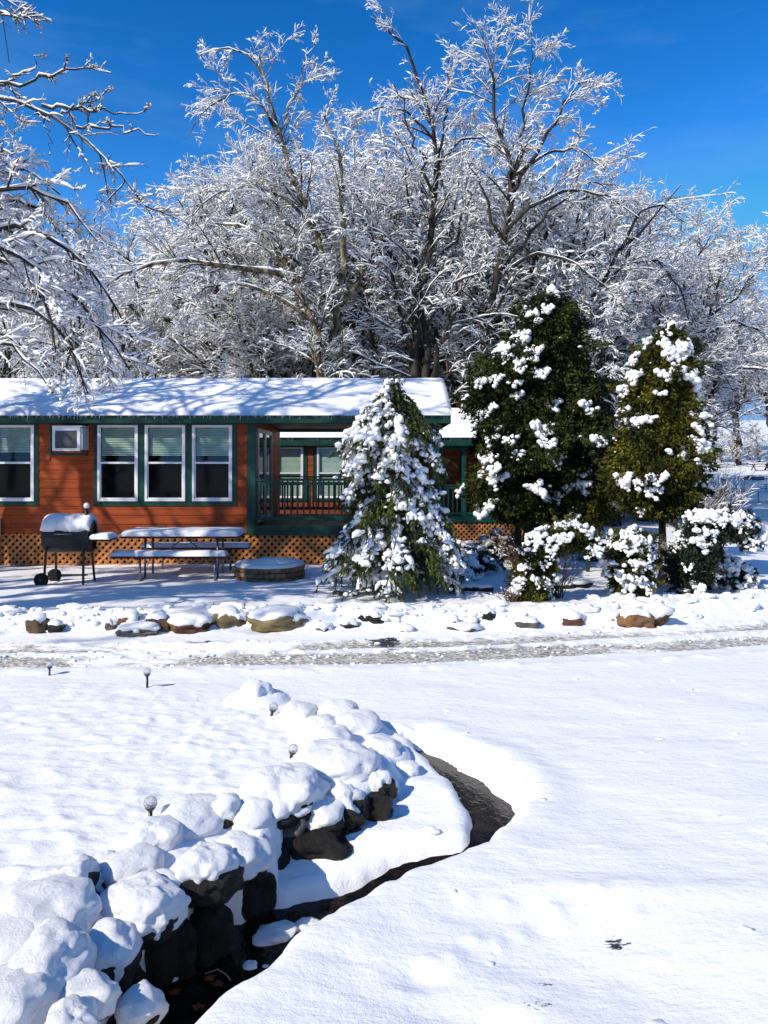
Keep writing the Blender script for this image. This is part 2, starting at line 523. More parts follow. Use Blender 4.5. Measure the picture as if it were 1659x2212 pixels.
def road_far(x):
    return np.interp(x, [-30, -5, 0, 3, 6, 12, 40], [9.6, 9.85, 9.95, 10.2, 11.2, 13.3, 26])


def lawn_edge(x):
    return np.interp(x, [-30, -4.5, 0, 2.5, 5, 12, 40], [7.8, 8.05, 8.15, 8.45, 8.95, 10.8, 23])


# boulders of the stream wall: px, py, width px, level, height factor, snow line, label
FG = [
    # upper cluster
    (556, 1508, 98, .03, .62, -2, 'whole snow mound behind the third garden light'),
    (648, 1550, 84, .03, .5, -2, 'low snow hummock at the far end of the stream wall'),
    (727, 1548, 84, .04, .6, -2, 'rounded snow heap at the farthest tip of the wall'),
    (690, 1578, 92, .05, .5, -2, 'flat snow hummock just below the farthest heap'),
    (772, 1578, 100, .03, .6, -2, 'bright snow mound on the outer far corner of the wall'),
    (722, 1612, 110, .05, .55, -2, 'broad snow swell right of the leaning fourth light'),
    (826, 1632, 84, -.02, .7, -2, 'long snow mound tapering down to the upper pool'),
    (668, 1642, 62, .04, .5, -2, 'small snow lump touching the fourth garden light'),
    (722, 1666, 165, .05, .52, -2, 'widest smooth snow mound in the middle of the wall'),
    (800, 1655, 78, .0, .75, -2, 'steep snow mound above the small black ledge stone'),
    (880, 1668, 50, -.06, .6, -2, 'small snowball lump at the head of the upper pool'),
    (815, 1702, 78, .0, .75, -.15, 'snow capped black stone standing alone near the ledge'),
    (612, 1718, 158, .07, .62, -.3, 'big snow capped slab overhanging the dark hollow'),
    (745, 1745, 96, -.02, .8, -0.6, 'snow shoulder right of the overhanging slab'),
    (700, 1770, 90, -.05, .8, -0.35, 'snow covered stone between slab and ledge'),
    (548, 1772, 84, .04, .8, -2, 'narrow upright snow mound left of the overhanging slab'),
    (480, 1762, 92, .06, .75, -0.5, 'snow mound with a dark gap beneath left of the upright one'),
    (414, 1778, 125, .05, .55, -2, 'low snow mound just right of the nearest garden light'),
    (333, 1830, 146, .05, .55, -2, 'egg shaped snow mound below the nearest garden light'),
    (520, 1862, 118, -.03, .65, -0.5, 'snow draped boulder above a black hole by the stream'),
    (434, 1900, 160, .0, .62, -0.42, 'large snow capped black boulder over the stream'),
    (286, 1884, 108, .04, .55, -0.5, 'snow mound with a thin dark crack under its right side'),
    (232, 1880, 90, .03, .5, -2, 'faint snow swell at the lawn edge of the wall'),
    (350, 1924, 76, .02, .6, -2, 'small snow dome wedged between three large boulders'),
    (155, 1926, 170, .06, .55, -0.6, 'broad snow mound with dry grass showing under it'),
    (312, 1974, 178, .0, .62, -.42, 'snow capped boulder nearest the island of snow'),
    (96, 1996, 190, .05, .62, -2, 'big rounded snow mound at the left edge of the photo'),
    (238, 2062, 124, -.03, .85, -0.8, 'steep snow face in shade between black boulders'),
    (20, 2050, 150, .05, .6, -2, 'shaded snow mound cut by the left edge'),
    (100, 2105, 200, .06, .7, -2, 'largest nearest snow mound in the lower left'),
    (190, 2165, 104, .02, .7, -0.7, 'bulging snow knob with a small grey pebble gap'),
    (300, 2195, 136, -.12, .6, -2, 'low snow shelf at the bottom edge by the water'),
    (30, 2190, 180, .04, .8, -2, 'snow mound in the bottom left corner'),
    (150, 2260, 180, .0, .8, -2, 'snow mound below the bottom left corner'),
]
FGB = []
for i, (px_, py_, w, lvl, hf, thr, lab) in enumerate(FG):
    X, Y = GP(px_, py_, lvl - .02)
    rx = w * .5 / F * Y * 1.06
    rz = rx * hf * .78
    ry = rx * (1.0 + .3 * ((i * 7) % 5) / 5)
    cz = lvl - .02 - rz * .15
    FGB.append((X, Y, cz, rx, ry, rz, thr, lab, w))


def ground(x, y, masks=False):
    x = np.asarray(x, float); y = np.asarray(y, float)
    # broad terrain
    yard = 0.13 + 0.04 * fbm2(x * .3, y * .3, 3, 2)
    tf = road_far(x)
    z = (yard + .03) * sst(0.08, 0.42, y - tf + .08 * noise2(x * 1.7, y * 0, 77))
    far = np.interp(y, [0, 15, 22, 50, 60, 85, 120, 220, 500], [0, 0, -.25, -.55, -.10, 1.4, 5, 14, 30])
    z = z + far
    # shaggy edge of the terrace
    e = np.exp(-((y - tf - .42) / .42) ** 2)
    z += e * (0.085 * fbm2(x * 3.0, y * 4.2, 21, 4) + 0.045)
    # small tufts in the yard
    z += sst(.5, 1.2, y - tf) * (1 - sst(18, 30, y)) * (0.018 * fbm2(x * 2.5, y * 4, 5, 4) + 0.008 * noise2(x * 9, y * 14, 6))
    # road ruts
    r1 = np.interp(x, *RUT1); r2 = np.interp(x, *RUT2)
    wob = 0.05 * noise2(x * 1.1, y * 0 + 3, 8)
    d1 = y - r1 - wob; d2 = y - r2 - wob
    lump = fbm2(x * 7, y * 13, 12, 3)
    inr = np.exp(-(d1 / .10) ** 2) + .7 * np.exp(-(d2 / .09) ** 2)
    side = np.exp(-((d1 - .27) / .11) ** 2) + np.exp(-((d1 + .24) / .10) ** 2) * .25 + .8 * np.exp(-((d2 - .20) / .09) ** 2) + .3 * np.exp(-((d2 + .22) / .08) ** 2)
    z += -0.05 * inr + side * (0.03 + 0.07 * np.clip(lump + .15, 0, 1)) + inr * lump * .02
    onroad = sst(0, .3, y - lawn_edge(x)) * (1 - sst(-.1, .2, y - tf))
    z -= 0.02 * onroad
    # plough berm at the near edge of the road
    db = y - lawn_edge(x)
    z += np.exp(-((db + .02) / .13) ** 2) * (0.01 + 0.045 * np.clip(fbm2(x * 5, y * 6, 40, 3) + .05, 0, 1))
    # ---- foreground
    fg = 1 - sst(7.6, 8.3, y + 0 * x)
    poly = LEFT + RIGHT[::-1]
    near = (y < 8.5) & (np.abs(x) < 5)
    dl = np.full(x.shape, 9.0); dr = dl.copy(); dc = dl.copy(); ins = np.zeros(x.shape, bool)
    xn = x[near]; yn = y[near]
    xw = xn + .040 * noise2(xn * 4.5, yn * 4.5, 81) + .014 * noise2(xn * 14, yn * 14, 82)
    yw = yn + .034 * noise2(xn * 4.5 + 9, yn * 4.5, 83) + .014 * noise2(xn * 14 + 5, yn * 14, 84)
    dl[near] = seg_dist(xw, yw, LEFT); dr[near] = seg_dist(xw, yw, RIGHT)
    dc[near] = seg_dist(xn, yn, CREST)
    ins[near] = inside(xw, yw, poly)
    crestpoly = CREST + [(-30, 1), (-30, 7.9)]
    lawnside = inside(x, y, crestpoly)                   # left lawn behind the boulders
    ledgepoly = CREST + LEFT[::-1]
    ledge = np.zeros(x.shape, bool); ledge[near] = inside(xw, yw, LEFT + [(-1.6, 1.0)] + [(-1.8, 1.0)] + CREST[::-1]) & ~ins[near]
    # left lawn, pimpled by grass under the snow
    tuft = fbm2(x * 5.5, y * 8.5, 31, 3)
    t2 = 1 - np.abs(noise2(x * 4.2, y * 6.5, 33))
    lawnw = lawnside * sst(0.05, .5, dc) * (1 - sst(7.4, 8.1, y))
    pk = np.clip(noise2(x * 8.5, y * 10, 35), 0, 1) ** 1.4 + .6 * np.clip(noise2(x * 15 + 3, y * 17, 36), 0, 1) ** 1.3
    z += lawnw * (0.012 * tuft + 0.008 * t2 ** 3 + 0.030 * pk)
    # right lawn, smooth with shallow waves
    rightw = (~lawnside & ~ledge) * fg
    z += rightw * (0.028 * fbm2(x * .8, y * 1.7, 51, 3) + 0.008 * fbm2(x * 4.0, y * 9, 52, 3))
    # step down from the boulders to the ledge beside the water
    wz = water_z(y)
    ltop = np.interp(y, [3.0, 4.2, 4.55, 4.9, 5.3, 6.4], [-.38, -.31, -.26, -.14, -.08, -.02]) + 0.045 * fbm2(x * 2.6, y * 2.6, 61, 2)
    zl = ltop * sst(0.0, .12, dc)
    k = np.clip(dl / .10, 0, 1); prof = np.sqrt(np.clip(1 - (1 - k) ** 2, 0, 1))
    zl = wz - .015 + (np.maximum(zl, wz + .05) - wz + .015) * prof
    z = np.where(ledge, zl, z)
    # right bank, a rounded lip of snow over the water
    wv = dr + .035 * fbm2(x * 6, y * 6, 71, 3)
    k = np.clip(wv * np.clip(dr / .04, 0, 1) / .17, 0, 1); prof = np.sqrt(np.clip(1 - (1 - k) ** 2, 0, 1))
    rb = (~lawnside) & (~ledge) & near & (dr < .45)
    lip = .02 * np.exp(-((dr - .22) / .14) ** 2)
    z = np.where(rb, wz - .015 + (z + lip - wz + .015) * prof, z)
    z = np.where(ins, wz - .015 - np.minimum(np.minimum(dl, dr) * 1.6, .11), z)
    # snow drifted over and between the boulders
    dome = np.zeros(x.shape)
    for (bx, by, bz_, brx, bry, brz, bt, bl, bw) in FGB:
        q = 1 - ((x - bx) / (brx * 1.32)) ** 2 - ((y - by) / (bry * 1.32)) ** 2
        dz = np.where(q > 0, (bz_ + brz * .98 + .02) * np.sqrt(np.clip(q, 0, 1)) , 0)
        if bt > -1: dz = dz * sst(-.02, .06, (y - by) + (bx - x) * .8 + bry * .1)
        dome = np.maximum(dome, dz)
    near_wall = near & (lawnside | (dc < .22))
    z = np.where(near_wall & (dome > 0) & ~ins, np.where(lawnside, np.maximum(z, 0) * .4 + np.maximum(z, dome) * .6, np.maximum(z, dome * .85 - .02)), z)
    # hollow in the right lawn and lumps in it
    for (cx, cy, rx, ry, am) in ((.80, 3.50, .62, .42, -.075), (1.25, 2.95, .5, .35, -.04), (.1, 3.15, .35, .22, -.03), (.38, 3.0, .22, .14, -.035),
                                 (.16, 3.32, .10, .06, -.03), (.45, 3.08, .09, .05, -.035), (1.5, 3.9, .9, .12, .02), (1.0, 3.98, .6, .10, .018)):
        z += rightw * am * np.exp(-((x - cx) / rx) ** 2 - ((y - cy) / ry) ** 2) * (dr > .1)
    for (px_, py_, r_) in ((1088, 1948, .05), (1189, 1953, .05), (1205, 1969, .06), (1125, 1995, .06), (1075, 2014, .06), (1025, 2011, .04), (980, 2050, .05),
                           (1370, 1968, .05), (1290, 1925, .04), (1010, 1935, .04), (930, 2060, .06)):
        cx, cy = GP(px_, py_)
        z += .018 * np.exp(-(((x - cx) / r_) ** 2 + ((y - cy) / r_) ** 2))
    if not masks: return z
    sl = np.clip(1.05 * np.exp(-((d1 - .05) / .20) ** 4) * np.clip(.85 + .5 * noise2(x * .7, y * 0 + 2, 92), .5, 1) + 1.0 * np.exp(-((d2 - .02) / .17) ** 2) * np.clip(.75 + .9 * noise2(x * .5, y * 0 + 7, 91), .25, 1), 0, 1)
    ba = np.zeros(x.shape)
    for (px_, py_, rx, ry, zz, am) in ((458, 1387, .40, .10, 0, .85), (832, 1385, .22, .14, 0, .85), (845, 1404, .30, .06, 0, .8), (1000, 1398, .3, .03, 0, .6),
                                       (1332, 2036, .075, .055, -.05, .75), (1155, 2112, .13, .05, -.03, .52), (1160, 2155, .10, .05, -.03, .55)):
        cx, cy = GP(px_, py_, zz)
        q = ((x - cx) / rx) ** 2 + ((y - cy) / ry) ** 2
        ba = np.maximum(ba, am * np.exp(-q * q * .7))
    return z, sl, ba


def gz(x, y):
    return float(ground(np.array([x]), np.array([y]))[0])


def lines(segs):
    r = []
    for a, b_, st in segs:
        k = max(1, int(round((b_ - a) / st))); r += list(np.linspace(a, b_, k, endpoint=False))
    return r


xs = [-400, -250, -160, -110, -80, -60, -45, -34, -26, -20, -16, -13, -11] + lines([(-9.5, -5.6, .12), (-5.6, -2.2, .05), (-2.2, 1.6, .028), (1.6, 5.6, .05), (5.6, 10, .12), (10, 16, .5)]) + \
     [16, 18, 21, 25, 30, 37, 46, 60, 80, 110, 160, 250, 400]
ys = [-500, -200, -100, -60, -30, -15, -8, -4, -1, .5] + lines([(1.2, 2.4, .12), (2.4, 6.6, .025), (6.6, 8.0, .04), (8.0, 10.8, .030), (10.8, 14, .07), (14, 20, .25), (20, 60, 1.5)]) + \
     [60, 65, 70, 76, 85, 95, 110, 130, 160, 200, 260, 350, 500, 800]
Xg, Yg = np.meshgrid(np.array(xs), np.array(ys))
Zg, SLg, BAg = ground(Xg, Yg, True)
g = G()
nx, ny = len(xs), len(ys)
idx = np.arange(nx * ny).reshape(ny, nx)
g.add(np.stack([Xg, Yg, Zg], -1).reshape(-1, 3), None,
      np.stack([idx[:-1, :-1], idx[:-1, 1:], idx[1:, 1:], idx[1:, :-1]], -1).reshape(-1, 4))
gr = g.build('ground', M['ground'], smooth=True)
ca = gr.data.color_attributes.new('mask', 'FLOAT_COLOR', 'POINT')
ca.data.foreach_set('color', np.stack([SLg, BAg, np.zeros_like(SLg), np.ones_like(SLg)], -1).astype(np.float32).ravel())
structure(gr)

# water of the stream
g = G()
wy = np.linspace(1.0, 6.35, 60); wx = np.linspace(-1.9, 1.0, 44)
WX, WY = np.meshgrid(wx, wy)
idx = np.arange(WX.size).reshape(WX.shape)
g.add(np.stack([WX, WY, water_z(WY) - .015], -1).reshape(-1, 3), None,
      np.stack([idx[:-1, :-1], idx[:-1, 1:], idx[1:, 1:], idx[1:, :-1]], -1).reshape(-1, 4))
structure(g.build('stream_water', M['water'], smooth=True))

# ------------------------------------------------------------------ icosphere cache
import bmesh
ICO = {}
for lv in (1, 2, 3, 4, 5):
    bm = bmesh.new(); bmesh.ops.create_icosphere(bm, subdivisions=lv, radius=1)
    ICO[lv] = (np.array([v.co[:] for v in bm.verts]), np.array([[v.index for v in f.verts] for f in bm.faces]))
    bm.free()


def rock_shape(D, r, seed, p=2.7, rough=.2):
    q = (np.abs(D) ** p).sum(1) ** (-1 / p)
    q = q * (1 + rough * noise3(D * 1.4 + seed * 3.1, seed) + rough * .45 * noise3(D * 3.3 + seed, seed + 5) + rough * .16 * noise3(D * 8 + seed, seed + 9))
    a = (seed * 1.7) % 3.14
    R = np.array([[math.cos(a), -math.sin(a), 0], [math.sin(a), math.cos(a), 0], [0, 0, 1]])
    V = D * q[:, None]
    V = V @ R.T
    return V * np.array(r)


def boulder(c, r, label, group, rockmat, cap=.06, thr=.1, seed=1, lv=4, base=None, name='boulder', p=2.7, rough=.2, edge=.14, soft='snow', side=1.0):
    """a rock and the pillow of snow on it"""
    D, Fc = ICO[lv]
    c = np.array(c, float)
    V = rock_shape(D, r, seed, p, rough)
    t = thing(name, (c[0], c[1], c[2] - r[2]), label, 'rock', group)
    Ds, Fs = ICO[min(lv, 4) if thr > -1 else 3]
    G().add(rock_shape(Ds, r, seed, p, rough) * (1 if thr > -1 else .7) + c, Fs).build('stone', rockmat, t, True)
    if cap > 0:
        Vs = V if thr > -1 else rock_shape(D, r, seed, 2.2, rough * .7)
        m = sst(thr - edge / 2, thr + edge / 2, D[:, 2] + .26 * noise3(D * 2.2 + seed, seed + 2) + .035 * noise3(D * 8 + seed, seed + 3))
        grain = noise3((Vs + c) * 14, seed + 4) * .8 + noise3((Vs + c) * 34, seed + 6) * .45
        off = D * np.array([cap * .75 * side, cap * .75 * side, cap * .55]) + np.array([0, 0, cap * .7])
        Vc = Vs * (1 - .16 * (1 - m[:, None])) + m[:, None] * off + (m * grain)[:, None] * D * cap * .16
        G().add(Vc + c, Fc).build('snow_cap', M[soft], t, True)
    return t


# foreground boulders beside the stream: px, py of the cap, width px, level, bottom level, height factor, thr
for i, (X, Y, cz, rx, ry, rz, thr, lab, w) in enumerate(FGB):
    cp = .030 + .12 * rx
    if w < 60: cp *= .8
    boulder((X, Y, cz), (rx * .86, ry * .86, rz), lab, 'snow capped boulders of the stream wall', M['rock_dark'],
            cap=cp, thr=thr, seed=i + 11, lv=5 if w > 140 else 4, rough=.27, p=2.5)
# black faces of stones seen under the caps, down to the water
LOW = [
    (813, 1742, 66, -.06, .09, 'small black stone block under the lone cap'),
    (614, 1784, 100, -.06, .10, 'grey green slab face under the big overhang'),
    (670, 1822, 150, -.16, .15, 'wide black stone face in the deepest hollow'),
    (588, 1850, 80, -.20, .15, 'narrow black stone in the hollow beside the wide face'),
    (482, 1806, 60, -.05, .07, 'black stone showing through the gap under a mound'),
    (748, 1798, 52, -.15, .06, 'flat dark stone low beside the ledge'),
    (540, 1922, 90, -.24, .15, 'black stone in the hole beside the stream bend'),
    (444, 2015, 104, -.28, .19, 'tall black boulder face standing in the water'),
    (350, 2068, 110, -.31, .18, 'second tall black boulder face at the water edge'),
    (278, 2150, 76, -.36, .14, 'black stone at the foot of the shaded snow face'),
    (300, 1906, 60, -.03, .05, 'dark crack stone under the lawn side mound'),
]
for i, (px_, py_, w, lvl, rz, lab) in enumerate(LOW):
    X, Y = GP(px_, py_, lvl)
    rx = w * .5 / F * Y
    boulder((X, Y + rx * .25, lvl - .02), (rx, rx * .8, rz * .9), lab, 'black wet stones under the stream wall',
            M['rock_dark'] if i != 1 else M['rock_grey'], cap=0, seed=i + 71, lv=4, p=3.4, rough=.26, name='wet_stone')

# snow lumps on the water
for i, (px_, py_, w, rz, lab) in enumerate([
    (592, 2022, 100, .045, 'flat white island of snow in the lower stream'),
    (668, 2008, 60, .035, 'right hand lobe of the snow island'),
    (378, 2094, 70, .07, 'pointed snow chunk leaning against the black boulders'),
    (302, 2132, 50, .06, 'shaded snow chunk at the foot of the wall'),
    (540, 2082, 34, .02, 'small snow pat on the open water'),
    (520, 2126, 22, .018, 'tiny snow pat nearest the right bank'),
    (573, 2083, 16, .010, 'crumb of snow beside the small pat'),
    (403, 2040, 18, .018, 'little snow crumb above the leaning chunk')]):
    X, Y = GP(px_, py_, -.40)
    rx = w * .5 / F * Y
    D, Fc = ICO[4 if w > 45 else 3]
    V = rock_shape(D, (rx, rx * .75, rz * 1.15), i + 151, 2.2, .22)
    V = V + noise3(V * 30, 5)[:, None] * D * .006
    o = G().add(V + np.array([X, Y, water_z(Y) - .02]) , Fc).build('snow_chunk', M['snow'], None, True)
    tag(o, lab, 'snow chunk', 'chunks of snow lying on the stream')

# leaves and stalks on the stream bed
for i, (px_, py_, a, lab) in enumerate([(452, 2122, .4, 'rust red leaf on the dark water'), (470, 2135, 1.9, 'second red leaf lying in the stream'), (375, 2150, 1.0, 'brownish red leaf in the shadow by the wall'),
                                        (430, 2180, 2.4, 'curled tan leaf near the bottom of the stream')]):
    X, Y = GP(px_, py_, -.43)
    th = np.linspace(0, 2 * np.pi, 13)[:-1]
    rr = .030 * (1 + .35 * np.cos(th * 5 + i)); pts = np.stack([X + rr * np.cos(th + a), Y + rr * .8 * np.sin(th + a), water_z(Y) - .004 + .004 * np.cos(th * 2)], -1)
    pts = np.vstack([pts, [[X, Y, water_z(Y) + .002]]])
    o = G().add(pts, [(j, (j + 1) % 12, 12) for j in range(12)]).build('fallen_leaf', M['leaf'])
    tag(o, lab, 'leaf', 'leaves in the stream')
X, Y = GP(470, 2112, -.43)
z0 = water_z(Y) + .002
o = G().tube([(X - .06, Y - .02, z0), (X, Y + .005, z0 + .006), (X + .05, Y - .03, z0 + .003), (X + .08, Y - .07, z0)], .003, 5).build('dry_stalk', mat('straw', (.4, .28, .13), .7), None, True)
tag(o, 'bent straw coloured stalk floating beside the red leaves', 'stalk')

# dry grass under a mound
g = G(); X, Y = GP(132, 1952, .05)
P = []
for i in range(26):
    x0 = X + rng.uniform(-.05, .06); y0 = Y + rng.uniform(-.03, .03); dx = rng.uniform(-.04, .05)
    P.append([(x0, y0, .0), (x0 + dx * .5, y0 - .03, .05), (x0 + dx, y0 - .06, .045)])
g.tubes(P, np.tile([.003, .002, .001], (26, 1)), 3)
tag(g.build('dry_grass_tuft', mat('straw_dark', (.16, .12, .05), .8)), 'tuft of dry grass poking from under a snow mound', 'grass tuft')

# ------------------------------------------------------------------ edging rocks between yard and road
EDGE = [
    (14, 1338, 26, 16, 'rock_dark', 'dark half buried stone at the far left of the row'),
    (73, 1346, 42, 38, 'rock_brown', 'dark brown upright stone second from the left edge'),
    (112, 1352, 42, 22, 'rock_dark', 'low dark stone touching the brown upright one'),
    (197, 1350, 34, 13, 'rock_dark', 'flat dark sliver of stone alone in the snow'),
    (238, 1350, 28, 20, 'rock_grey', 'small grey brown stone left of the orange boulder'),
    (271, 1338, 50, 38, 'rock_orange', 'rounded orange brown boulder under clumped snow'),
    (290, 1359, 82, 20, 'rock_grey', 'flat grey stone lying in front of the row'),
    (336, 1346, 44, 34, 'rock_brown', 'square brown stone right of the flat grey one'),
    (409, 1344, 104, 36, 'rock_red', 'long low reddish stone in the middle of the row'),
    (486, 1336, 50, 42, 'rock_tan', 'pointed tan stone with grass beside it'),
    (517, 1340, 34, 32, 'rock_brown', 'dark stone behind the pointed tan one'),
    (591, 1338, 108, 42, 'rock_tan', 'large angular olive tan slab under a flat snow cap'),
    (659, 1336, 36, 22, 'rock_dark', 'small dark stone right of the large slab'),
    (706, 1338, 52, 14, 'rock_grey', 'thin grey ledge stone nearly buried'),
    (700, 1354, 30, 16, 'rock_grey', 'small grey stone poking out toward the road'),
    (806, 1338, 64, 30, 'rock_dark', 'rounded stone wholly covered by an egg of snow'),
    (864, 1331, 36, 16, 'rock_dark', 'small capped stone right of the snow egg'),
    (876, 1357, 26, 10, 'rock_grey', 'little grey stone lowest below the spruce'),
    (936, 1331, 32, 18, 'rock_grey', 'dark grey stone left of the tumbled group'),
    (962, 1332, 30, 22, 'rock_brown', 'brown stone at the back of the tumbled group'),
    (980, 1344, 28, 22, 'rock_orange', 'small orange stone in the tumbled group'),
    (1004, 1324, 40, 24, 'rock_grey', 'grey topmost stone of the tumbled group'),
    (1020, 1344, 28, 18, 'rock_tan', 'small tan brick like stone of the tumbled group'),
    (1006, 1354, 60, 10, 'rock_grey', 'flat stone under the tumbled group'),
    (1054, 1332, 44, 34, 'rock_dark', 'dark stone under a tall cap right of the tumbled group'),
    (1141, 1344, 44, 20, 'rock_grey', 'grey stone in the shade below the bent cedar'),
    (1205, 1330, 40, 26, 'rock_dark', 'dark left half of the shaded pair'),
    (1236, 1336, 44, 28, 'rock_red', 'reddish right half of the shaded pair'),
    (1281, 1302, 52, 26, 'rock_grey', 'grey slab under a thick cap set back from the row'),
    (1297, 1318, 40, 18, 'rock_grey', 'small grey stone below the set back slab'),
    (1310, 1340, 28, 12, 'rock_grey', 'tiny grey stone before the smooth brown boulder'),
    (1374, 1336, 64, 34, 'rock_orange', 'smooth rounded brown boulder near the right'),
    (1424, 1328, 56, 42, 'rock_brown', 'dark brown boulder with a tall snow cap'),
    (1482, 1302, 50, 24, 'rock_grey', 'dark grey rock at the right end under a round cap'),
    (150, 1344, 34, 20, 'rock_dark', 'snow buried stone between two dark stones'),
    (752, 1350, 40, 16, 'rock_dark', 'buried stone under a low swell of snow'),
    (1100, 1326, 44, 22, 'rock_dark', 'buried stone beside the red twigged bush'),
    (1340, 1300, 50, 26, 'rock_dark', 'stone hidden by snow behind the smooth boulder'),
]
for i, (px_, py_, w, h, mk, lab) in enumerate(EDGE):
    Xa, Ya = GP(px_, py_ + h * .5, .02)
    zb = gz(Xa, Ya)
    rx = w * .5 / F * Ya * (.98 + .12 * ((i * 5) % 4) / 3); rz = max(.04, h * .5 / F * Ya * 1.05); ry = max(.07, rx * .7)
    slab = 'slab' in lab or 'flat' in lab
    c = (Xa, Ya + ry * .7, H - (py_ - 1000) / F * (Ya + ry * .3) - .045)
    egg = 'egg' in lab or 'buried' in lab or 'hidden' in lab
    boulder(c, (rx, ry, rz), lab, 'edging rocks along the yard', M[mk], cap=.045 if not egg else .07,
            thr=-.3 if egg else (.30 + .32 * math.sin(i * 2.1)), seed=i + 201, lv=4 if w > 60 else 3, p=3.6 if slab else 2.8,
            rough=.32, name='edging_rock', edge=.25)
# loose lumps of snow riding on the row and the right bank
SL = []
for i in range(90):
    if i < 48:
        x = rng.uniform(-5.6, 4.4); y = float(road_far(x)) + rng.uniform(.30, .85); r = rng.uniform(.05, .16)
    else:
        x = rng.uniform(3.8, 7.2); y = float(road_far(x)) + rng.uniform(.1, 1.3); r = rng.uniform(.05, .13)
    SL.append((x, y, r))
g = G()
for i, (x, y, r) in enumerate(SL):
    D, Fc = ICO[3]
    V = rock_shape(D, (r * 1.25, r * .8, r * .42), i + 400, 2.0, .5)
    g.add(V + np.array([x, y, gz(x, y) + r * .02]), Fc)
stuff(tag(g.build('snow_lumps', M['snow_soft'], None, True), 'loose clumps of snow heaped along the rock row', 'snow'))
g = G()
D, Fc = ICO[2]
for i in range(240):
    x = rng.uniform(-5.6, 6.8); y = float(road_far(x)) + rng.normal(.38, .16) + (rng.uniform(0, .6) if x > 4 else 0); r = rng.uniform(.014, .05)
    V = rock_shape(D, (r * 1.2, r, r * .7), i + 1700, 2.2, .45)
    g.add(V + np.array([x, y, gz(x, y) + r * .15]), Fc)
stuff(tag(g.build('snow_crumbs', M['snow_soft'], None, True), 'crumbly snow along the edge of the yard', 'snow'))
g = G()
for i in range(70):
    x = rng.uniform(.3, 4.6); y = rng.uniform(3.0, 7.8); r = rng.uniform(.008, .022) * (1 if i % 9 else 1.8)
    D, Fc = ICO[2]
    V = rock_shape(D, (r * 1.6, r * 1.1, r * .5), i + 2700, 2.1, .45)
    g.add(V + np.array([x, y, gz(x, y) - r * .05]), Fc)
stuff(tag(g.build('fallen_snow_bits', M['snow_soft'], None, True), 'small bits of snow dropped from the trees on the smooth snow', 'snow'))
# slush chunks along the ruts
g = G()
D, Fc = ICO[1]
for i in range(380):
    x = rng.uniform(-5.5, 6)
    k = i % 4
    y = float(np.interp(x, *(RUT1 if k < 3 else RUT2))) + (rng.normal(.0, .045) + rng.choice([-.17, .2, .2])); r = rng.uniform(.006, .020) if i % 7 else rng.uniform(.02, .032)
    V = rock_shape(D, (r * 1.2, r, r * .8), i + 900, 2.3, .4)
    g.add(V * [1.2, 1, .7] + np.array([x, y, gz(x, y) + r * .1]), Fc)
stuff(tag(g.build('slush_chunks', M['snow_soft'], None, True), 'crumbled snow thrown up beside the wheel ruts', 'slush'))

# ------------------------------------------------------------------ bare trees
def nrm(v):
    return v / (np.linalg.norm(v, axis=-1, keepdims=True) + 1e-9)


def resample(pts, K):
    pts = np.array(pts, float)
    d = np.concatenate([[0], np.cumsum(np.linalg.norm(np.diff(pts, axis=0), axis=1))])
    # catmull smoothing through dense linear then average
    s = np.linspace(0, d[-1], K * 4)
    q = np.stack([np.interp(s, d, pts[:, k]) for k in range(3)], -1)
    for _ in range(3): q[1:-1] = (q[:-2] + q[1:-1] * 2 + q[2:]) / 4
    return q[np.linspace(0, len(q) - 1, K).astype(int)]


def grow(P, R, n, s0, s1, ang, L, K2, droop, jit, up=0.0, rf=.6, rmin=.004, ltap=.5, R_len=None):
    """children of polylines P (N,K,3); n children each (array or int)"""
    N, K, _ = P.shape
    cnt = np.full(N, n) if np.isscalar(n) else np.asarray(n, int)
    pi = np.repeat(np.arange(N), cnt)
    C = len(pi)
    s = rng.uniform(s0, s1, C) * (K - 1)
    i0 = np.minimum(s.astype(int), K - 2); f = (s - i0)[:, None]
    p = P[pi, i0] * (1 - f) + P[pi, i0 + 1] * f
    t = nrm(P[pi, i0 + 1] - P[pi, i0])
    r = R[pi, i0] * (1 - f[:, 0]) + R[pi, i0 + 1] * f[:, 0]
    q = nrm(np.cross(t, rng.normal(size=(C, 3))))
    a = np.radians(rng.uniform(ang[0], ang[1], C))[:, None]
    dr = nrm(np.cos(a) * t + np.sin(a) * q + np.array([0, 0, up]))
    plen = np.linalg.norm(np.diff(P, axis=1), axis=2).sum(1)[pi]
    ln = plen * L * rng.uniform(.6, 1.25, C) * (1 - ltap * s / (K - 1)) if R_len is None else R_len * rng.uniform(.6, 1.3, C)
    out_ = np.zeros((C, K2, 3)); out_[:, 0] = p
    st = (ln / (K2 - 1))[:, None]
    for k in range(1, K2):
        out_[:, k] = out_[:, k - 1] + dr * st
        dr = nrm(dr + np.array([0, 0, -droop]) * (0.4 + k / K2) + jit * rng.normal(size=(C, 3)))
    rb = np.maximum(np.minimum(r * rf, ln * .02 + .004), rmin)[:, None]
    RR = rb * np.linspace(1, .35, K2)[None]
    return out_, RR


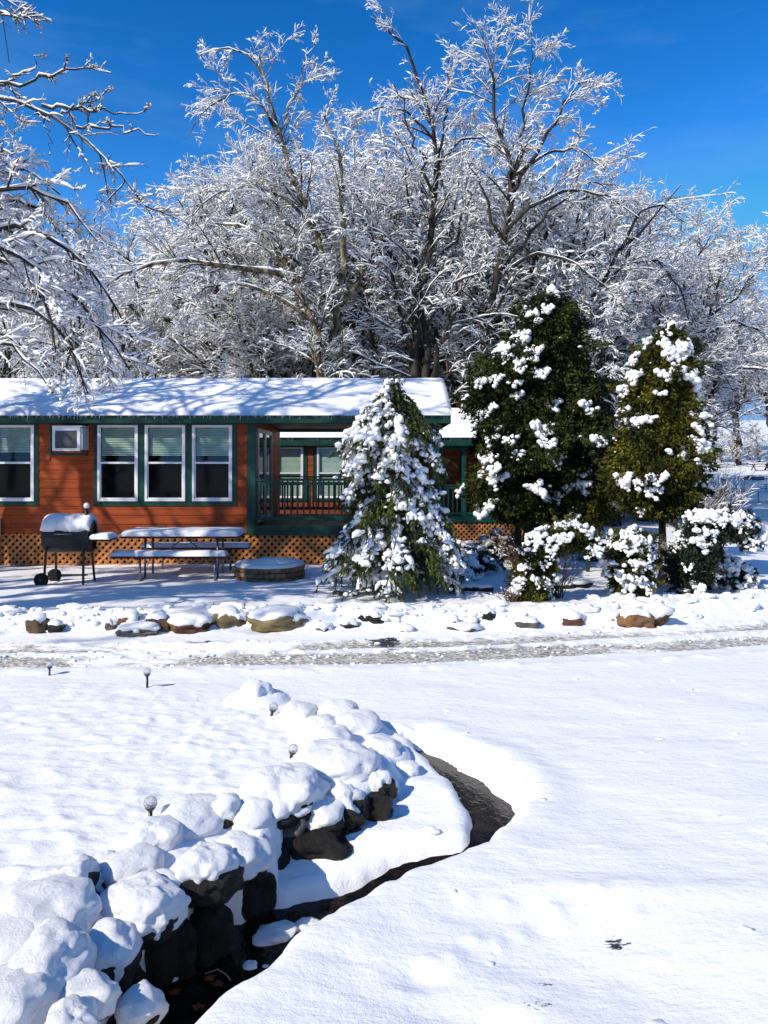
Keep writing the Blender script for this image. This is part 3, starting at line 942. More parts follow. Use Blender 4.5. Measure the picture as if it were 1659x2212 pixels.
def snow_on(g, P, R, base, amount=1.0, sides=4, prob=.85, squash=.8, lump=.6):
    """lumpy roll of snow on top of each branch"""
    keep = rng.random(len(P)) < prob
    P = P[keep]; R = R[keep]
    if not len(P): return
    N, K, _ = P.shape
    t = nrm(np.gradient(P, axis=1))
    hz = np.clip(1 - np.abs(t[..., 2]) ** 2.2, .05, 1)
    rr = (base + R * .55) * hz * (1 - lump / 2 + lump * rng.uniform(-1, 1, (N, K))) * amount
    rr = np.maximum(rr, base * .12)
    C = P.copy(); C[..., 2] += R * .75 + rr * .45
    rr[:, 0] *= .35 if K > 3 else .75; rr[:, -1] *= .4 if K > 3 else .6
    g.tubes(C, rr, sides, squash=squash, jitter=.18)


def snowtree(name, limbs, base, label, group, mats=('bark', 'twig'), sn=.022, dens=(9, 9, 6), Ls=(.42, .42, .45), droop=(.10, .16, .22), sides=(7, 4, 3),
             lenmax=(3.4, 1.5, .62), twigr=.004, parts=True, smat='snow_far', up=.25, firstang=(35, 75), s0=.25, jit=.09, snow_prob=.85, sidesnow=4):
    """limbs: list of (points, r0, r1)"""
    t = thing(name, base, label, 'tree', group)
    gt = G(); gc = G(); gs = G()
    K0 = 14
    P0 = np.stack([resample(l[0], K0) for l in limbs])
    R0 = np.stack([np.linspace(l[1], l[2], K0) for l in limbs])
    P0[:, 1:-1] += rng.normal(size=P0[:, 1:-1].shape) * .02 * (P0[:, -1:, 2:3] - P0[:, :1, 2:3]).clip(1, 4)
    gt.tubes(P0, R0, sides[0] + 1, jitter=.08)
    snow_on(gs, P0, R0 * .9, sn * 1.2, 1.0, 5, 1.0, lump=.5)
    lens = np.linalg.norm(np.diff(P0, axis=1), axis=2).sum(1)
    n1 = np.maximum(2, (dens[0] * lens / lens.max())).astype(int)
    P1, R1 = grow(P0, R0, n1, s0, .98, firstang, Ls[0], 7, droop[0], jit, up, .55, .010, .45)
    # clamp length
    def clamp(P, R, mx):
        ln = np.linalg.norm(np.diff(P, axis=1), axis=2).sum(1); k = np.minimum(1, mx / ln)[:, None, None]
        return P[:, :1] + (P - P[:, :1]) * k, R
    P1, R1 = clamp(P1, R1, lenmax[0]); R1 = R1 * (.72 if sidesnow < 5 else 1)
    # axis ends also carry twigs
    P2, R2 = grow(P1, R1, dens[1], .12, 1, (25, 62), Ls[1], 5 if sidesnow > 4 else 4, droop[1], jit * 1.2, .12, .6, .007, .35); P2, R2 = clamp(P2, R2, lenmax[1])
    P2b, R2b = grow(P0, R0, (n1 * .6).astype(int) + 1, s0 + .1, 1, (25, 60), .16, 5 if sidesnow > 4 else 4, droop[1], jit, .2, .4, .007, .2); P2b, R2b = clamp(P2b, R2b, lenmax[1])
    P2 = np.concatenate([P2, P2b]); R2 = np.concatenate([R2, R2b])
    P3, R3 = grow(P2, R2, dens[2], .08, 1, (22, 58), Ls[2], 3, droop[2], jit * 1.6, .05, .7, twigr, .25); P3, R3 = clamp(P3, R3, lenmax[2])
    gt.tubes(P1, R1, sides[1] + 1); gc.tubes(P2, R2, sides[1] - 1 if sides[1] > 3 else 3); gc.tubes(P3 if sidesnow > 4 else P3[:, [0, 2]], R3 if sidesnow > 4 else R3[:, [0, 2]], sides[2])
    snow_on(gs, P1, R1, sn * 1.15, 1, sidesnow, .95); snow_on(gs, P2, R2, sn, 1, sidesnow if sidesnow > 4 else 3, .95); snow_on(gs, P3, R3, sn * (1.0 if sidesnow < 5 else .8), 1, 3 if sidesnow < 5 else 4, snow_prob if sidesnow > 4 else .96)
    gt.build('trunk', M[mats[0]], t, True)
    stuff(gc.build('crown', M[mats[1]], t, False))
    stuff(gs.build('snow_load', M[smat], t, True))
    return t


def base_of(p): return (float(p[0]), float(p[1]), float(p[2]))


def limb(pxs, Y0, dY, r0, r1, zb=None):
    n_ = len(pxs); r = []
    for i, (a, b_) in enumerate(pxs): r.append(PX(a, b_, Y0 + dY * i / max(1, n_ - 1)))
    if zb is not None: r[0][2] = zb
    return (r, r0, r1)


# generic trees for the woods (prototype built once, then copied)
def generic(seed, h, spread, lean=0.0, dens=(17, 11, 6), nl=4):
    r_ = np.random.default_rng(seed)
    tr_ = [(0, 0, -.3), (lean * .3 + r_.normal() * .15, r_.normal() * .15, h * .35), (lean * .6 + r_.normal() * .3, r_.normal() * .3, h * .7), (lean + r_.normal() * .4, r_.normal() * .4, h)]
    L_ = [(tr_, h * .016 + .05, .02)]
    for k in range(nl):
        a = k * 2 * math.pi / nl + r_.uniform(-.5, .5); z0 = h * r_.uniform(.22, .5)
        x0 = lean * z0 / h; dx = math.cos(a) * spread; dy = math.sin(a) * spread; hh_ = h * r_.uniform(.62, .92)
        L_.append(([(x0, 0, z0), (x0 + dx * .3, dy * .3, z0 + (hh_ - z0) * .5), (x0 + dx * .65, dy * .65, z0 + (hh_ - z0) * .85), (x0 + dx, dy, hh_ - h * .03)], h * .009 + .03, .012))
    return L_


WOODS = 'bare snow laden tree in the dense woods behind the cabins'
protos = []
for k, (h, spv, ln) in enumerate([(9.5, 2.2, .4), (11.5, 2.8, -.8), (8.0, 2.6, .8), (6.0, 2.0, 0.0), (10.5, 2.4, 1.2)]):
    protos.append(snowtree('bare_tree', generic(100 + k, h, spv, ln), (0, 0, 0), WOODS, 'trees of the woods', sn=.030, dens=(18, 10, 5),
                           lenmax=(2.8, 1.3, .5), droop=(.13, .20, .24), twigr=.004))
sap = snowtree('bare_sapling', [([(0, 0, -.1), (.05, .1, 1.2), (.25, .1, 2.5), (.7, 0, 3.5)], .04, .01),
                               ([(0, 0, -.1), (-.3, .1, 1.3), (-.6, .2, 2.4), (-1.2, .3, 3.0)], .03, .008),
                               ([(.05, 0, -.1), (.4, -.2, 1.2), (.9, -.3, 2.1), (1.5, -.3, 2.4)], .03, .008)],
               (0, 0, 0), 'snow covered sapling in the undergrowth below the woods', 'saplings under the woods', sn=.024, dens=(16, 9, 4),
               lenmax=(1.3, .8, .4), droop=(.13, .2, .25), s0=.1, twigr=.007)

spots = []
PH = [9.5, 11.5, 8.0, 6.0, 10.5]
SKX = [-400, 0, 200, 300, 400, 480, 600, 700, 850, 1000, 1150, 1300, 1400, 1480, 1560, 1659, 2000]
SKY = [470, 440, 470, 470, 430, 350, 260, 270, 235, 235, 250, 370, 430, 455, 525, 540, 560]
# far ranks fill the horizon; nearer ranks stand just behind the cabins
r2 = np.random.default_rng(3)
for row, (Y, n_, half, sc) in enumerate([(27.5, 12, 14, 1), (31, 14, 17, 1), (36, 16, 20, 1), (42, 17, 24, 1), (50, 18, 28, 1), (60, 20, 34, 1), (90, 30, 60, 1), (104, 30, 70, 1)]):
    for i in range(n_):
        x = -half + 2 * half * (i + .5) / n_ + r2.uniform(-.8, .8)
        y = Y + r2.uniform(-1.8, 1.8)
        pxx = 829.5 + F * x / y
        if 1500 < pxx < 1900 and y < 86: continue          # open field on the right
        k_ = int(r2.integers(0, 5))
        top = np.interp(pxx, SKX, SKY) + r2.uniform(60, 260 if y < 40 else 170)
        s = (H + (1000 - top) * y / F - gz(x, y)) / PH[k_]
        spots.append((x, y, min(s, 2.6), k_, r2.uniform(0, 6.28)))
first = {}
for x, y, s, k, a in spots:
    z = gz(x, y)
    if k not in first:
        o = protos[k]; o.location = (x, y, z); o.rotation_euler = (0, 0, a); o.scale = (s, s, s); first[k] = 1
    else:
        copy_thing(protos[k], (x, y, z), a, s)
sp2 = []
for i in range(80):
    y = r2.uniform(27.0, 36); x = r2.uniform(-14, 10) * y / 27
    if 829.5 + F * x / y > 1480: continue
    sp2.append((x, y, r2.uniform(.8, 1.35), r2.uniform(0, 6.28)))
for i, (px_, Y) in enumerate([(1590, 88), (1640, 90), (1540, 86), (1560, 92), (1620, 95), (1500, 80), (1690, 90), (1740, 92)]):
    sp2.append(((px_ - 829.5) / F * Y, Y, 1.2, i * 1.1))
for i, (x, y, s, a) in enumerate(sp2):
    if i == 0: sap.location = (x, y, gz(x, y)); sap.rotation_euler = (0, 0, a); sap.scale = (s, s, s)
    else: copy_thing(sap, (x, y, gz(x, y)), a, s)

# ---- individual trees behind the cabin
ZB = -.3
def zpx(y, Y): return H - (y - 1000) / F * Y

Y = 24.5
snowtree('bare_tree', [
    limb([(742, 1180), (738, 760), (728, 660), (700, 580), (682, 500), (640, 410), (600, 290), (585, 200), (560, 120)], Y, .6, .23, .03, ZB),
    limb([(735, 660), (748, 590), (742, 500), (732, 420), (725, 330), (700, 250)], Y, -.6, .13, .03),
    limb([(740, 650), (775, 600), (810, 530), (840, 470), (880, 440)], Y, .8, .10, .02),
    limb([(600, 290), (560, 220), (500, 200), (440, 240), (400, 300)], Y + .4, 0, .05, .012),
    limb([(585, 200), (540, 120), (490, 100), (430, 120)], Y + .5, .3, .05, .012),
    limb([(600, 290), (640, 200), (660, 120), (680, 100)], Y + .4, .6, .04, .012),
    limb([(682, 500), (620, 430), (540, 400), (460, 420), (400, 480)], Y, -1.2, .06, .014),
], base_of((PX(742, 1180, Y)[0], Y, ZB)), 'tall tree with yellowish lichen bark forking low behind the roof ridge', None,
    mats=('bark_lichen', 'twig'), sn=.027, dens=(26, 11, 6), lenmax=(2.0, 1.0, .44), droop=(.14, .2, .24), s0=.3)
Y = 23.5
snowtree('bare_tree', [
    limb([(696, 1180), (690, 780), (668, 680), (640, 600), (600, 560)], Y, .2, .17, .06, ZB),
    limb([(640, 600), (580, 585), (500, 578), (400, 562), (330, 570), (250, 600), (210, 640)], Y + .1, -1.0, .11, .02),
    limb([(668, 690), (600, 640), (520, 610), (440, 620), (370, 690)], Y + .1, -.4, .07, .014),
    limb([(645, 610), (600, 520), (560, 460), (500, 420)], Y + .2, .8, .07, .014),
    limb([(640, 600), (625, 500), (590, 430), (540, 360)], Y + .2, .3, .05, .014),
    limb([(620, 560), (560, 500), (480, 480), (400, 500), (330, 560)], Y, .8, .05, .012),
], base_of((PX(696, 1180, Y)[0], Y, ZB)), 'leaning tree whose long white limb arches left over the roof', None,
    mats=('bark_lichen', 'twig'), sn=.028, dens=(24, 11, 6), lenmax=(1.9, 1.0, .44), droop=(.16, .22, .26), s0=.3)
Y = 25.5
snowtree('bare_tree', [
    limb([(888, 1180), (893, 760), (912, 620), (935, 480), (942, 380), (932, 260), (905, 170), (870, 90), (845, 45), (805, 40)], Y, 0, .22, .03, ZB),
    limb([(940, 400), (965, 250), (975, 110)], Y, .5, .06, .014),
    limb([(930, 420), (890, 300), (870, 230), (850, 180)], Y, -.5, .06, .014),
    limb([(915, 600), (980, 520), (1010, 440), (1000, 340)], Y, .5, .07, .014),
    limb([(905, 640), (850, 560), (800, 470), (760, 400), (720, 370)], Y, -.8, .07, .014),
    limb([(935, 300), (880, 240), (820, 230), (760, 270)], Y, -.8, .05, .012),
    limb([(940, 360), (1000, 300), (1040, 300), (1080, 340)], Y, .8, .05, .012),
], base_of((PX(888, 1180, Y)[0], Y, ZB)), 'tallest dark tree with its bare top bent to the left', None,
    sn=.026, dens=(24, 11, 6), lenmax=(1.7, .9, .44), droop=(.10, .18, .22), s0=.33)
Y = 25.0
snowtree('bare_tree', [
    limb([(1035, 1180), (1045, 760), (1068, 640), (1085, 520), (1100, 440), (1100, 350), (1075, 260), (1060, 150), (1040, 80)], Y, 0, .22, .03, ZB),
    limb([(1098, 430), (1125, 320), (1140, 200), (1145, 60)], Y, .5, .08, .012),
    limb([(1100, 420), (1160, 330), (1210, 240), (1260, 170), (1300, 180)], Y, -.6, .08, .014),
    limb([(1085, 520), (1060, 460), (1040, 400), (1010, 350)], Y, -.6, .07, .014),
    limb([(1090, 500), (1150, 440), (1230, 410), (1310, 420), (1380, 470)], Y, -.6, .08, .014),
    limb([(1070, 620), (1130, 520), (1200, 440), (1270, 390), (1330, 400)], Y, .8, .08, .014),
    limb([(1075, 600), (1150, 545), (1230, 560), (1310, 620), (1360, 680)], Y, -.8, .07, .014),
    limb([(1110, 380), (1180, 330), (1250, 320), (1310, 370)], Y, .2, .06, .012),
], base_of((PX(1035, 1180, Y)[0], Y, ZB)), 'wide spreading tree with arching limbs left of the large cedar top', None,
    sn=.026, dens=(26, 11, 6), lenmax=(1.9, 1.0, .44), droop=(.10, .16, .22), s0=.3)
Y = 27
snowtree('bare_tree', [
    limb([(1200, 1180), (1230, 760), (1270, 640), (1340, 540), (1400, 480), (1470, 400)], Y, 0, .17, .02, ZB),
    limb([(1270, 640), (1350, 570), (1420, 560), (1470, 620), (1490, 700)], Y, .3, .08, .014),
    limb([(1340, 540), (1380, 460), (1430, 440), (1480, 480)], Y, -.4, .06, .014),
    limb([(1250, 700), (1320, 660), (1400, 650), (1450, 700)], Y, -.8, .06, .014),
    limb([(1270, 640), (1280, 560), (1320, 480), (1330, 430)], Y, .8, .06, .014),
], base_of((PX(1200, 1180, Y)[0], Y, ZB)), 'tree leaning right behind the two cedars with weeping branch ends', None,
    sn=.026, dens=(24, 11, 6), lenmax=(2.0, 1.0, .44), droop=(.14, .20, .24), s0=.3)
Y = 30
snowtree('bare_tree', [
    limb([(1440, 1120), (1480, 800), (1540, 680), (1620, 600), (1700, 520)], Y, 0, .17, .02, ZB),
    limb([(1480, 800), (1470, 680), (1500, 560), (1560, 480)], Y, .4, .08, .014),
    limb([(1500, 740), (1580, 690), (1650, 720), (1700, 800)], Y, -.5, .07, .014),
    limb([(1540, 680), (1560, 580), (1600, 500)], Y, .7, .06, .014),
    limb([(1485, 770), (1560, 790), (1660, 800), (1760, 850)], Y, -1.0, .06, .014),
    limb([(1480, 800), (1430, 720), (1400, 640), (1380, 600)], Y, -1.0, .06, .014),
], base_of((PX(1440, 1120, Y)[0], Y, ZB)), 'leaning tree at the right edge above the open field', None,
    sn=.028, dens=(32, 11, 6), lenmax=(2.3, 1.1, .55), droop=(.12, .18, .24), s0=.15)
Y = 26
snowtree('bare_tree', [
    limb([(572, 1180), (570, 760), (560, 650), (520, 560), (440, 480)], Y, 0, .10, .02, ZB),
    limb([(590, 1180), (590, 760), (590, 640), (600, 500), (560, 380)], Y, .3, .11, .02, ZB),
    limb([(555, 1180), (545, 780), (500, 680), (440, 600), (360, 520)], Y, -.3, .09, .02, ZB),
    limb([(580, 1180), (575, 740), (600, 620), (660, 520)], Y, .6, .09, .02, ZB),
], base_of((PX(578, 1180, Y)[0], Y, ZB)), 'clump of dark straight stems left of the leaning tree', None,
    sn=.026, dens=(24, 11, 6), lenmax=(1.9, 1.0, .5), droop=(.14, .2, .24), s0=.35)
Y = 26
snowtree('bare_tree', [
    limb([(806, 1180), (805, 760), (802, 620), (808, 500), (830, 380)], Y, 0, .11, .02, ZB),
    limb([(803, 620), (770, 540), (760, 470), (740, 380)], Y, .4, .06, .014),
    limb([(804, 560), (860, 480), (870, 400)], Y, .4, .05, .014),
], base_of((PX(806, 1180, Y)[0], Y, ZB)), 'slender black trunk between the lichen tree and the tallest one', None,
    sn=.026, dens=(24, 11, 6), lenmax=(1.6, .9, .5), droop=(.14, .2, .24), s0=.3)
Y = 29
snowtree('bare_tree', [
    limb([(320, 1180), (330, 780), (320, 680), (290, 600), (270, 530), (300, 490)], Y, 0, .14, .02, ZB),
    limb([(325, 700), (380, 600), (400, 530), (430, 490)], Y, .4, .07, .014),
    limb([(320, 700), (240, 620), (180, 580), (120, 600)], Y, .4, .07, .014),
    limb([(325, 660), (300, 580), (220, 520), (160, 530)], Y, -.6, .06, .014),
], base_of((PX(320, 1180, Y)[0], Y, ZB)), 'rounded tree low against the sky left of the tall ones', None,
    sn=.028, dens=(32, 11, 6), lenmax=(1.3, .8, .45), droop=(.14, .2, .24), s0=.2)
Y = 27.5
snowtree('bare_tree', [
    limb([(480, 1180), (480, 760), (470, 640), (460, 540), (450, 470), (470, 400)], Y, 0, .13, .02, ZB),
    limb([(472, 640), (430, 560), (410, 500), (405, 440)], Y, .4, .07, .014),
    limb([(470, 600), (520, 500), (560, 420), (600, 330)], Y, .4, .07, .014),
    limb([(462, 540), (430, 460), (445, 380)], Y, -.6, .06, .014),
    limb([(465, 520), (540, 380), (560, 300)], Y, -.6, .06, .014),
], base_of((PX(480, 1180, Y)[0], Y, ZB)), 'bushy white tree filling the gap under the tall left crown', None,
    sn=.028, dens=(32, 11, 6), lenmax=(1.3, .8, .45), droop=(.14, .2, .24), s0=.2)

# ---- near tree on the left, trunk outside the frame
NT = dict(sn=.026, dens=(24, 11, 6), lenmax=(1.15, .55, .26), twigr=.0042, smat='snow_soft', sidesnow=5)
TX, TY = -6.7, 9.4
def L3(pts, r0, r1): return ([tuple(p) for p in pts], r0, r1)
trk = [(TX, TY, -.1), (TX + .1, TY, 2.4), (TX - .1, TY + .1, 5.0), (TX + .1, TY, 8.0)]
Ls_ = [L3(trk, .20, .09)]
# lower drooping masses
for (z0, pts, Yd) in [
    (5.0, [(-60, 420), (60, 400), (150, 440), (210, 520)], 10.2),
    (4.6, [(-60, 500), (60, 490), (160, 540), (240, 640), (290, 740)], 10.0),
    (4.2, [(-60, 570), (60, 560), (150, 620), (220, 710), (280, 800)], 9.4),
    (3.6, [(-60, 660), (40, 650), (120, 700), (170, 790), (190, 850)], 9.2),
    (3.2, [(-60, 740), (20, 740), (80, 790), (115, 850)], 9.0),
    (4.0, [(-60, 610), (40, 600), (110, 660), (160, 740), (240, 790)], 10.8),
    (4.8, [(-60, 440), (40, 430), (120, 480), (180, 560), (220, 650)], 11.2),
    (4.4, [(-60, 530), (20, 530), (80, 590), (110, 680), (120, 760)], 8.9),
    (5.3, [(-80, 380), (0, 360), (80, 370), (130, 420)], 11.0)]:
    Ls_.append(L3([(TX, TY, z0 - .6)] + [PX(a, b_, Yd) for a, b_ in pts], .055, .010))
near = snowtree('bare_tree', Ls_, (TX, TY, 0), 'near tree at the left edge drooping snowy branches over the cabin roof', None,
                up=.05, firstang=(25, 60), Ls=(.24, .42, .45), droop=(.16, .18, .20), s0=.3, **{**NT, 'dens': (26, 10, 6)})
# high dark bough against the sky
TX2, TY2 = -7.8, 9.0
bY = 8.0
Ls_ = [L3([(TX2, TY2, -.1), (TX2, TY2, 3), (TX2 + .1, TY2 + .1, 6), (TX2, TY2, 9.5)], .22, .06),
       L3([(TX2, TY2, 4.9), PX(-120, 215, 8.3), PX(-60, 205, 8.0), PX(20, 205, bY), PX(90, 228, bY), PX(160, 268, bY), PX(215, 320, bY), PX(245, 365, bY), PX(285, 410, bY), PX(330, 470, bY)], 0.0372, 0.0064),
       L3([PX(-20, 180, bY), PX(50, 185, bY), PX(110, 160, bY), PX(180, 145, bY), PX(240, 158, bY)], 0.0174, 0.0048),
       L3([PX(90, 228, bY), PX(140, 230, bY), PX(190, 235, bY), PX(260, 250, bY), PX(315, 240, bY)], 0.0161, 0.0040),
       L3([PX(165, 275, bY), PX(210, 275, bY), PX(260, 280, bY), PX(345, 290, bY)], 0.0149, 0.0040),
       L3([PX(-20, 185, bY), PX(30, 170, bY), PX(70, 150, bY), PX(95, 120, bY)], 0.0136, 0.0040),
       L3([PX(130, 250, bY), PX(190, 215, bY), PX(250, 190, bY)], 0.0112, 0.0032), L3([PX(60, 222, bY), PX(100, 270, bY), PX(110, 330, bY)], 0.0099, 0.0032),
       L3([PX(-40, 320, bY + 1), PX(20, 330, bY + 1), PX(60, 310, bY + 1)], 0.0099, 0.0032),
       L3([(TX2, TY2, 6.4), PX(-90, -60, 7.5), PX(-5, -20, 7.5), PX(10, 60, 7.5), PX(20, 135, 7.5)], 0.0186, 0.0040)]
near2 = snowtree('bare_tree', Ls_, (TX2, TY2, 0), 'long bough with few snow clumps reaching in at the upper left sky', None,
                 up=.08, firstang=(25, 60), Ls=(.22, .42, .45), droop=(.03, .05, .05), s0=.12,
                 **{**NT, 'dens': (34, 9, 4), 'lenmax': (.55, .32, .15), 'snow_prob': .35, 'sn': .0105})
# off-frame trees on the left whose shadows cross the yard, wall and roof
hc = []
for k in range(5):
    a_ = k * 1.26 + .3; c_, s_2 = math.cos(a_), math.sin(a_)
    hc.append(([(0, 0, 5.6 + .5 * k), (c_ * .9, s_2 * .9, 7.2 + .45 * k), (c_ * 1.9, s_2 * 1.9, 8.2 + .4 * k), (c_ * 2.7, s_2 * 2.7, 8.4 + .4 * k)], .07, .012))
high = snowtree('bare_tree', [([(0, 0, -.2), (.15, .1, 4), (-.1, 0, 8), (.2, .1, 12)], .20, .03)] + hc, (0, 0, 0),
                'tall bare tree with a high crown just left of the view', 'trees standing left of the view', sn=.024, dens=(14, 8, 4), lenmax=(1.8, 1.0, .5), s0=.45)
for i, (x, y, s, a) in enumerate([(-9.9, 12.4, .88, .6), (-10.8, 9.8, 1.0, 2.0), (-12.5, 6.6, 1.1, 4.0), (-15.5, 3.4, 1.2, 1.0), (-14.5, 10, .95, 5), (-8.7, 10.6, 1.08, 3.1), (-8.9, 14.2, .85, 1.7)]):
    if i == 0: high.location = (x, y, gz(x, y)); high.rotation_euler = (0, 0, a); high.scale = (s, s, s)
    else: copy_thing(high, (x, y, gz(x, y)), a, s)
# unseen trees added behind the camera so the window glass reflects woods
for i in range(18):
    x = -34 + i * 4 + r2.uniform(-1, 1); y = -27 - r2.uniform(0, 5); k = i % 5
    o = copy_thing(protos[k], (x, y, gz(x, y)), i * 1.3, r2.uniform(1.2, 1.6), 'bare snow laden tree added unseen behind the camera for the window reflections')
    o['group'] = 'unseen trees added behind the camera'

# ------------------------------------------------------------------ cabins
UB = G().box(-.5, .5, -.5, .5, -.5, .5)
def unit(mk): return UB.mesh('unit_' + mk, M[mk])
U_siding = None


def plank_mesh():
    # clapboard, 1 m long along x, .182 high, thicker at its lower edge
    h = .182
    g = G()
    v = [(-.5, 0, 0), (.5, 0, 0), (.5, -.020, 0), (-.5, -.020, 0), (-.5, -.016, .012 + 0), (.5, -.020, .012), (-.5, -.008, h - .006), (.5, -.008, h - .006), (.5, 0, h - .002), (-.5, 0, h - .002)]
    g.add([(-.5, 0, 0), (.5, 0, 0), (.5, -.020, .004), (-.5, -.020, .004), (.5, -.010, h - .004), (-.5, -.010, h - .004), (.5, 0, h - .003), (-.5, 0, h - .003)],
          None, [(0, 1, 2, 3), (3, 2, 4, 5), (5, 4, 6, 7), (7, 6, 1, 0)])
    g.add([(-.5, 0, 0), (-.5, -.020, .004), (-.5, -.010, h - .004), (-.5, 0, h - .003), (.5, 0, 0), (.5, -.020, .004), (.5, -.010, h - .004), (.5, 0, h - .003)],
          None, [(0, 1, 2, 3), (7, 6, 5, 4)])
    return g.mesh('plank', M['siding'])


PLANK = plank_mesh()


def window(root, x0, x1, z0, z1, Yw, rail, blind_to, prefix=True, fr=.045, low=None):
    """white double hung window proud of the wall plane Yw; returns the frame part"""
    g = G(); y0, y1 = Yw - .045, Yw + .02
    g.box(x0, x0 + fr, y0, y1, z0, z1).box(x1 - fr, x1, y0, y1, z0, z1).box(x0 + fr, x1 - fr, y0, y1, z1 - fr, z1).box(x0 + fr, x1 - fr, y0, y1, z0, z0 + fr * 1.1)
    w = g.build('window', M['white_vinyl'], root)
    g = G(); s = .022                                    # lower sash, set back a little, upper sash in front
    a, b_ = x0 + fr + .004, x1 - fr - .004
    g.box(a, b_, Yw - .030, Yw - .006, rail - .018, rail + .022)
    g.box(a, a + s, Yw - .026, Yw - .004, z0 + fr * 1.1, rail - .018).box(b_ - s, b_, Yw - .026, Yw - .004, z0 + fr * 1.1, rail - .018)
    g.box(a, a + s * .7, Yw - .036, Yw - .014, rail + .022, z1 - fr).box(b_ - s * .7, b_, Yw - .036, Yw - .014, rail + .022, z1 - fr)
    g.box(a + s, b_ - s, Yw - .026, Yw - .004, z0 + fr * 1.1, z0 + fr * 1.1 + s)
    g.build('sash', M['white_vinyl'], w)
    g = G().box(a + s * .7, b_ - s * .7, Yw - .022, Yw - .018, rail + .022, z1 - fr)
    g.build('pane', M['pane'], w)
    g = G().box(a + s, b_ - s, Yw - .014, Yw - .010, z0 + fr * 1.1 + s, rail - .018)
    g.build('pane', M['glass' if low is None else 'pane'], w)
    g = G(); z = z1 - fr - .01
    while z > blind_to:
        g.bar((a + .02, Yw + .03, z), (b_ - .02, Yw + .03, z), .036, .003, (0, -.75, .66)); z -= .034
    g.box(a + .02, b_ - .02, Yw + .022, Yw + .040, blind_to - .018, blind_to)
    g.build('blind', M['blind'], w)
    return w


def boards(root, wallp, x0, x1, z0, z1, Yw, openings):
    """clapboards as single planks, cut round the openings"""
    z = z0; k = 0
    while z < z1 - .02:
        cuts = [(x0, x1)]
        for (a, b_, c, d_) in openings:
            if z + .182 > c + .02 and z < d_ - .02:
                nc = []
                for (p, q) in cuts:
                    if b_ <= p or a >= q: nc.append((p, q)); continue
                    if a > p: nc.append((p, a))
                    if b_ < q: nc.append((b_, q))
                cuts = nc
        for (p, q) in cuts:
            # butt joints
            js = [p]
            if q - p > 2.2:
                s = p + 1.0 + (k * 1.37) % 2.6
                while s < q - .6: js.append(s); s += 3.1
            js.append(q)
            for a, b_ in zip(js[:-1], js[1:]):
                if b_ - a < .03: continue
                piece('siding_plank', PLANK, wallp, ((a + b_) / 2, Yw, z), (b_ - a - .004, 1, min(1, (z1 - z) / .182)))
        z += .182; k += 1


SLATL = .66 * math.sqrt(2)


def lattice(root, x0, x1, z0, z1, Yw, each=True, step=.145, w=.052, matk='lattice'):
    """diagonal lattice: frame plus every slat its own piece"""
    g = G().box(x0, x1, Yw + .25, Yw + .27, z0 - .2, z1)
    bk = g.build('skirt_shade_sheet', M['dark'], root)  # dark sheet put in for the shade under the cabin
    hgt = z1 - z0
    if each:
        ln = hgt * math.sqrt(2)
        sm = G().box(-ln / 2, ln / 2, -.004, .004, -w / 2, w / 2).mesh('slat', M[matk])
        n_ = int((x1 - x0 + hgt) / step)
        for i in range(n_):
            xa = x0 - hgt / 2 + (i + .5) * step
            for s, dy in ((1, 0), (-1, .0095)):
                c0 = xa + hgt / 2 * 0
                if xa - hgt / 2 < x0 - .001 or xa + hgt / 2 > x1 + .001: continue
                piece('lattice_slat', sm, bk, (xa, Yw + dy, (z0 + z1) / 2), (1, 1, 1), (0, -s * math.pi / 4, 0))
        # clipped slats at the ends
        g = G(); xa = x0
        for s in (1, -1):
            for k in range(-8, 9):
                for side, xe in ((0, x0), (1, x1)):
                    xc = xe + k * step
                    a = (xc - hgt / 2, z0 if s > 0 else z1); b_ = (xc + hgt / 2, z1 if s > 0 else z0)
                    if (a[0] >= x0 and b_[0] <= x1): continue
                    if b_[0] <= x0 or a[0] >= x1: continue
                    def cl(xq): return a[1] + (xq - a[0]) * (b_[1] - a[1]) / (b_[0] - a[0])
                    p = max(a[0], x0); q = min(b_[0], x1)
                    g.bar((p, Yw + (0 if s > 0 else .0095), cl(p)), (q, Yw + (0 if s > 0 else .0095), cl(q)), .008, w)
        if g.v: stuff(g.build('slat_ends', M[matk], bk))
    else:
        g = G()
        n_ = int((x1 - x0 + 2 * hgt) / step)
        for i in range(n_):
            for s in (1, -1):
                xc = x0 - hgt + i * step
                a = (xc - hgt / 2, z0 if s > 0 else z1); b_ = (xc + hgt / 2, z1 if s > 0 else z0)
                p = max(a[0], x0); q = min(b_[0], x1)
                if q - p < .02: continue
                def cl(xq): return a[1] + (xq - a[0]) * (b_[1] - a[1]) / (b_[0] - a[0])
                g.bar((p, Yw + (0 if s > 0 else .0095), cl(p)), (q, Yw + (0 if s > 0 else .0095), cl(q)), .008, w)
        stuff(g.build('lattice_slats', M[matk], bk))
    return bk


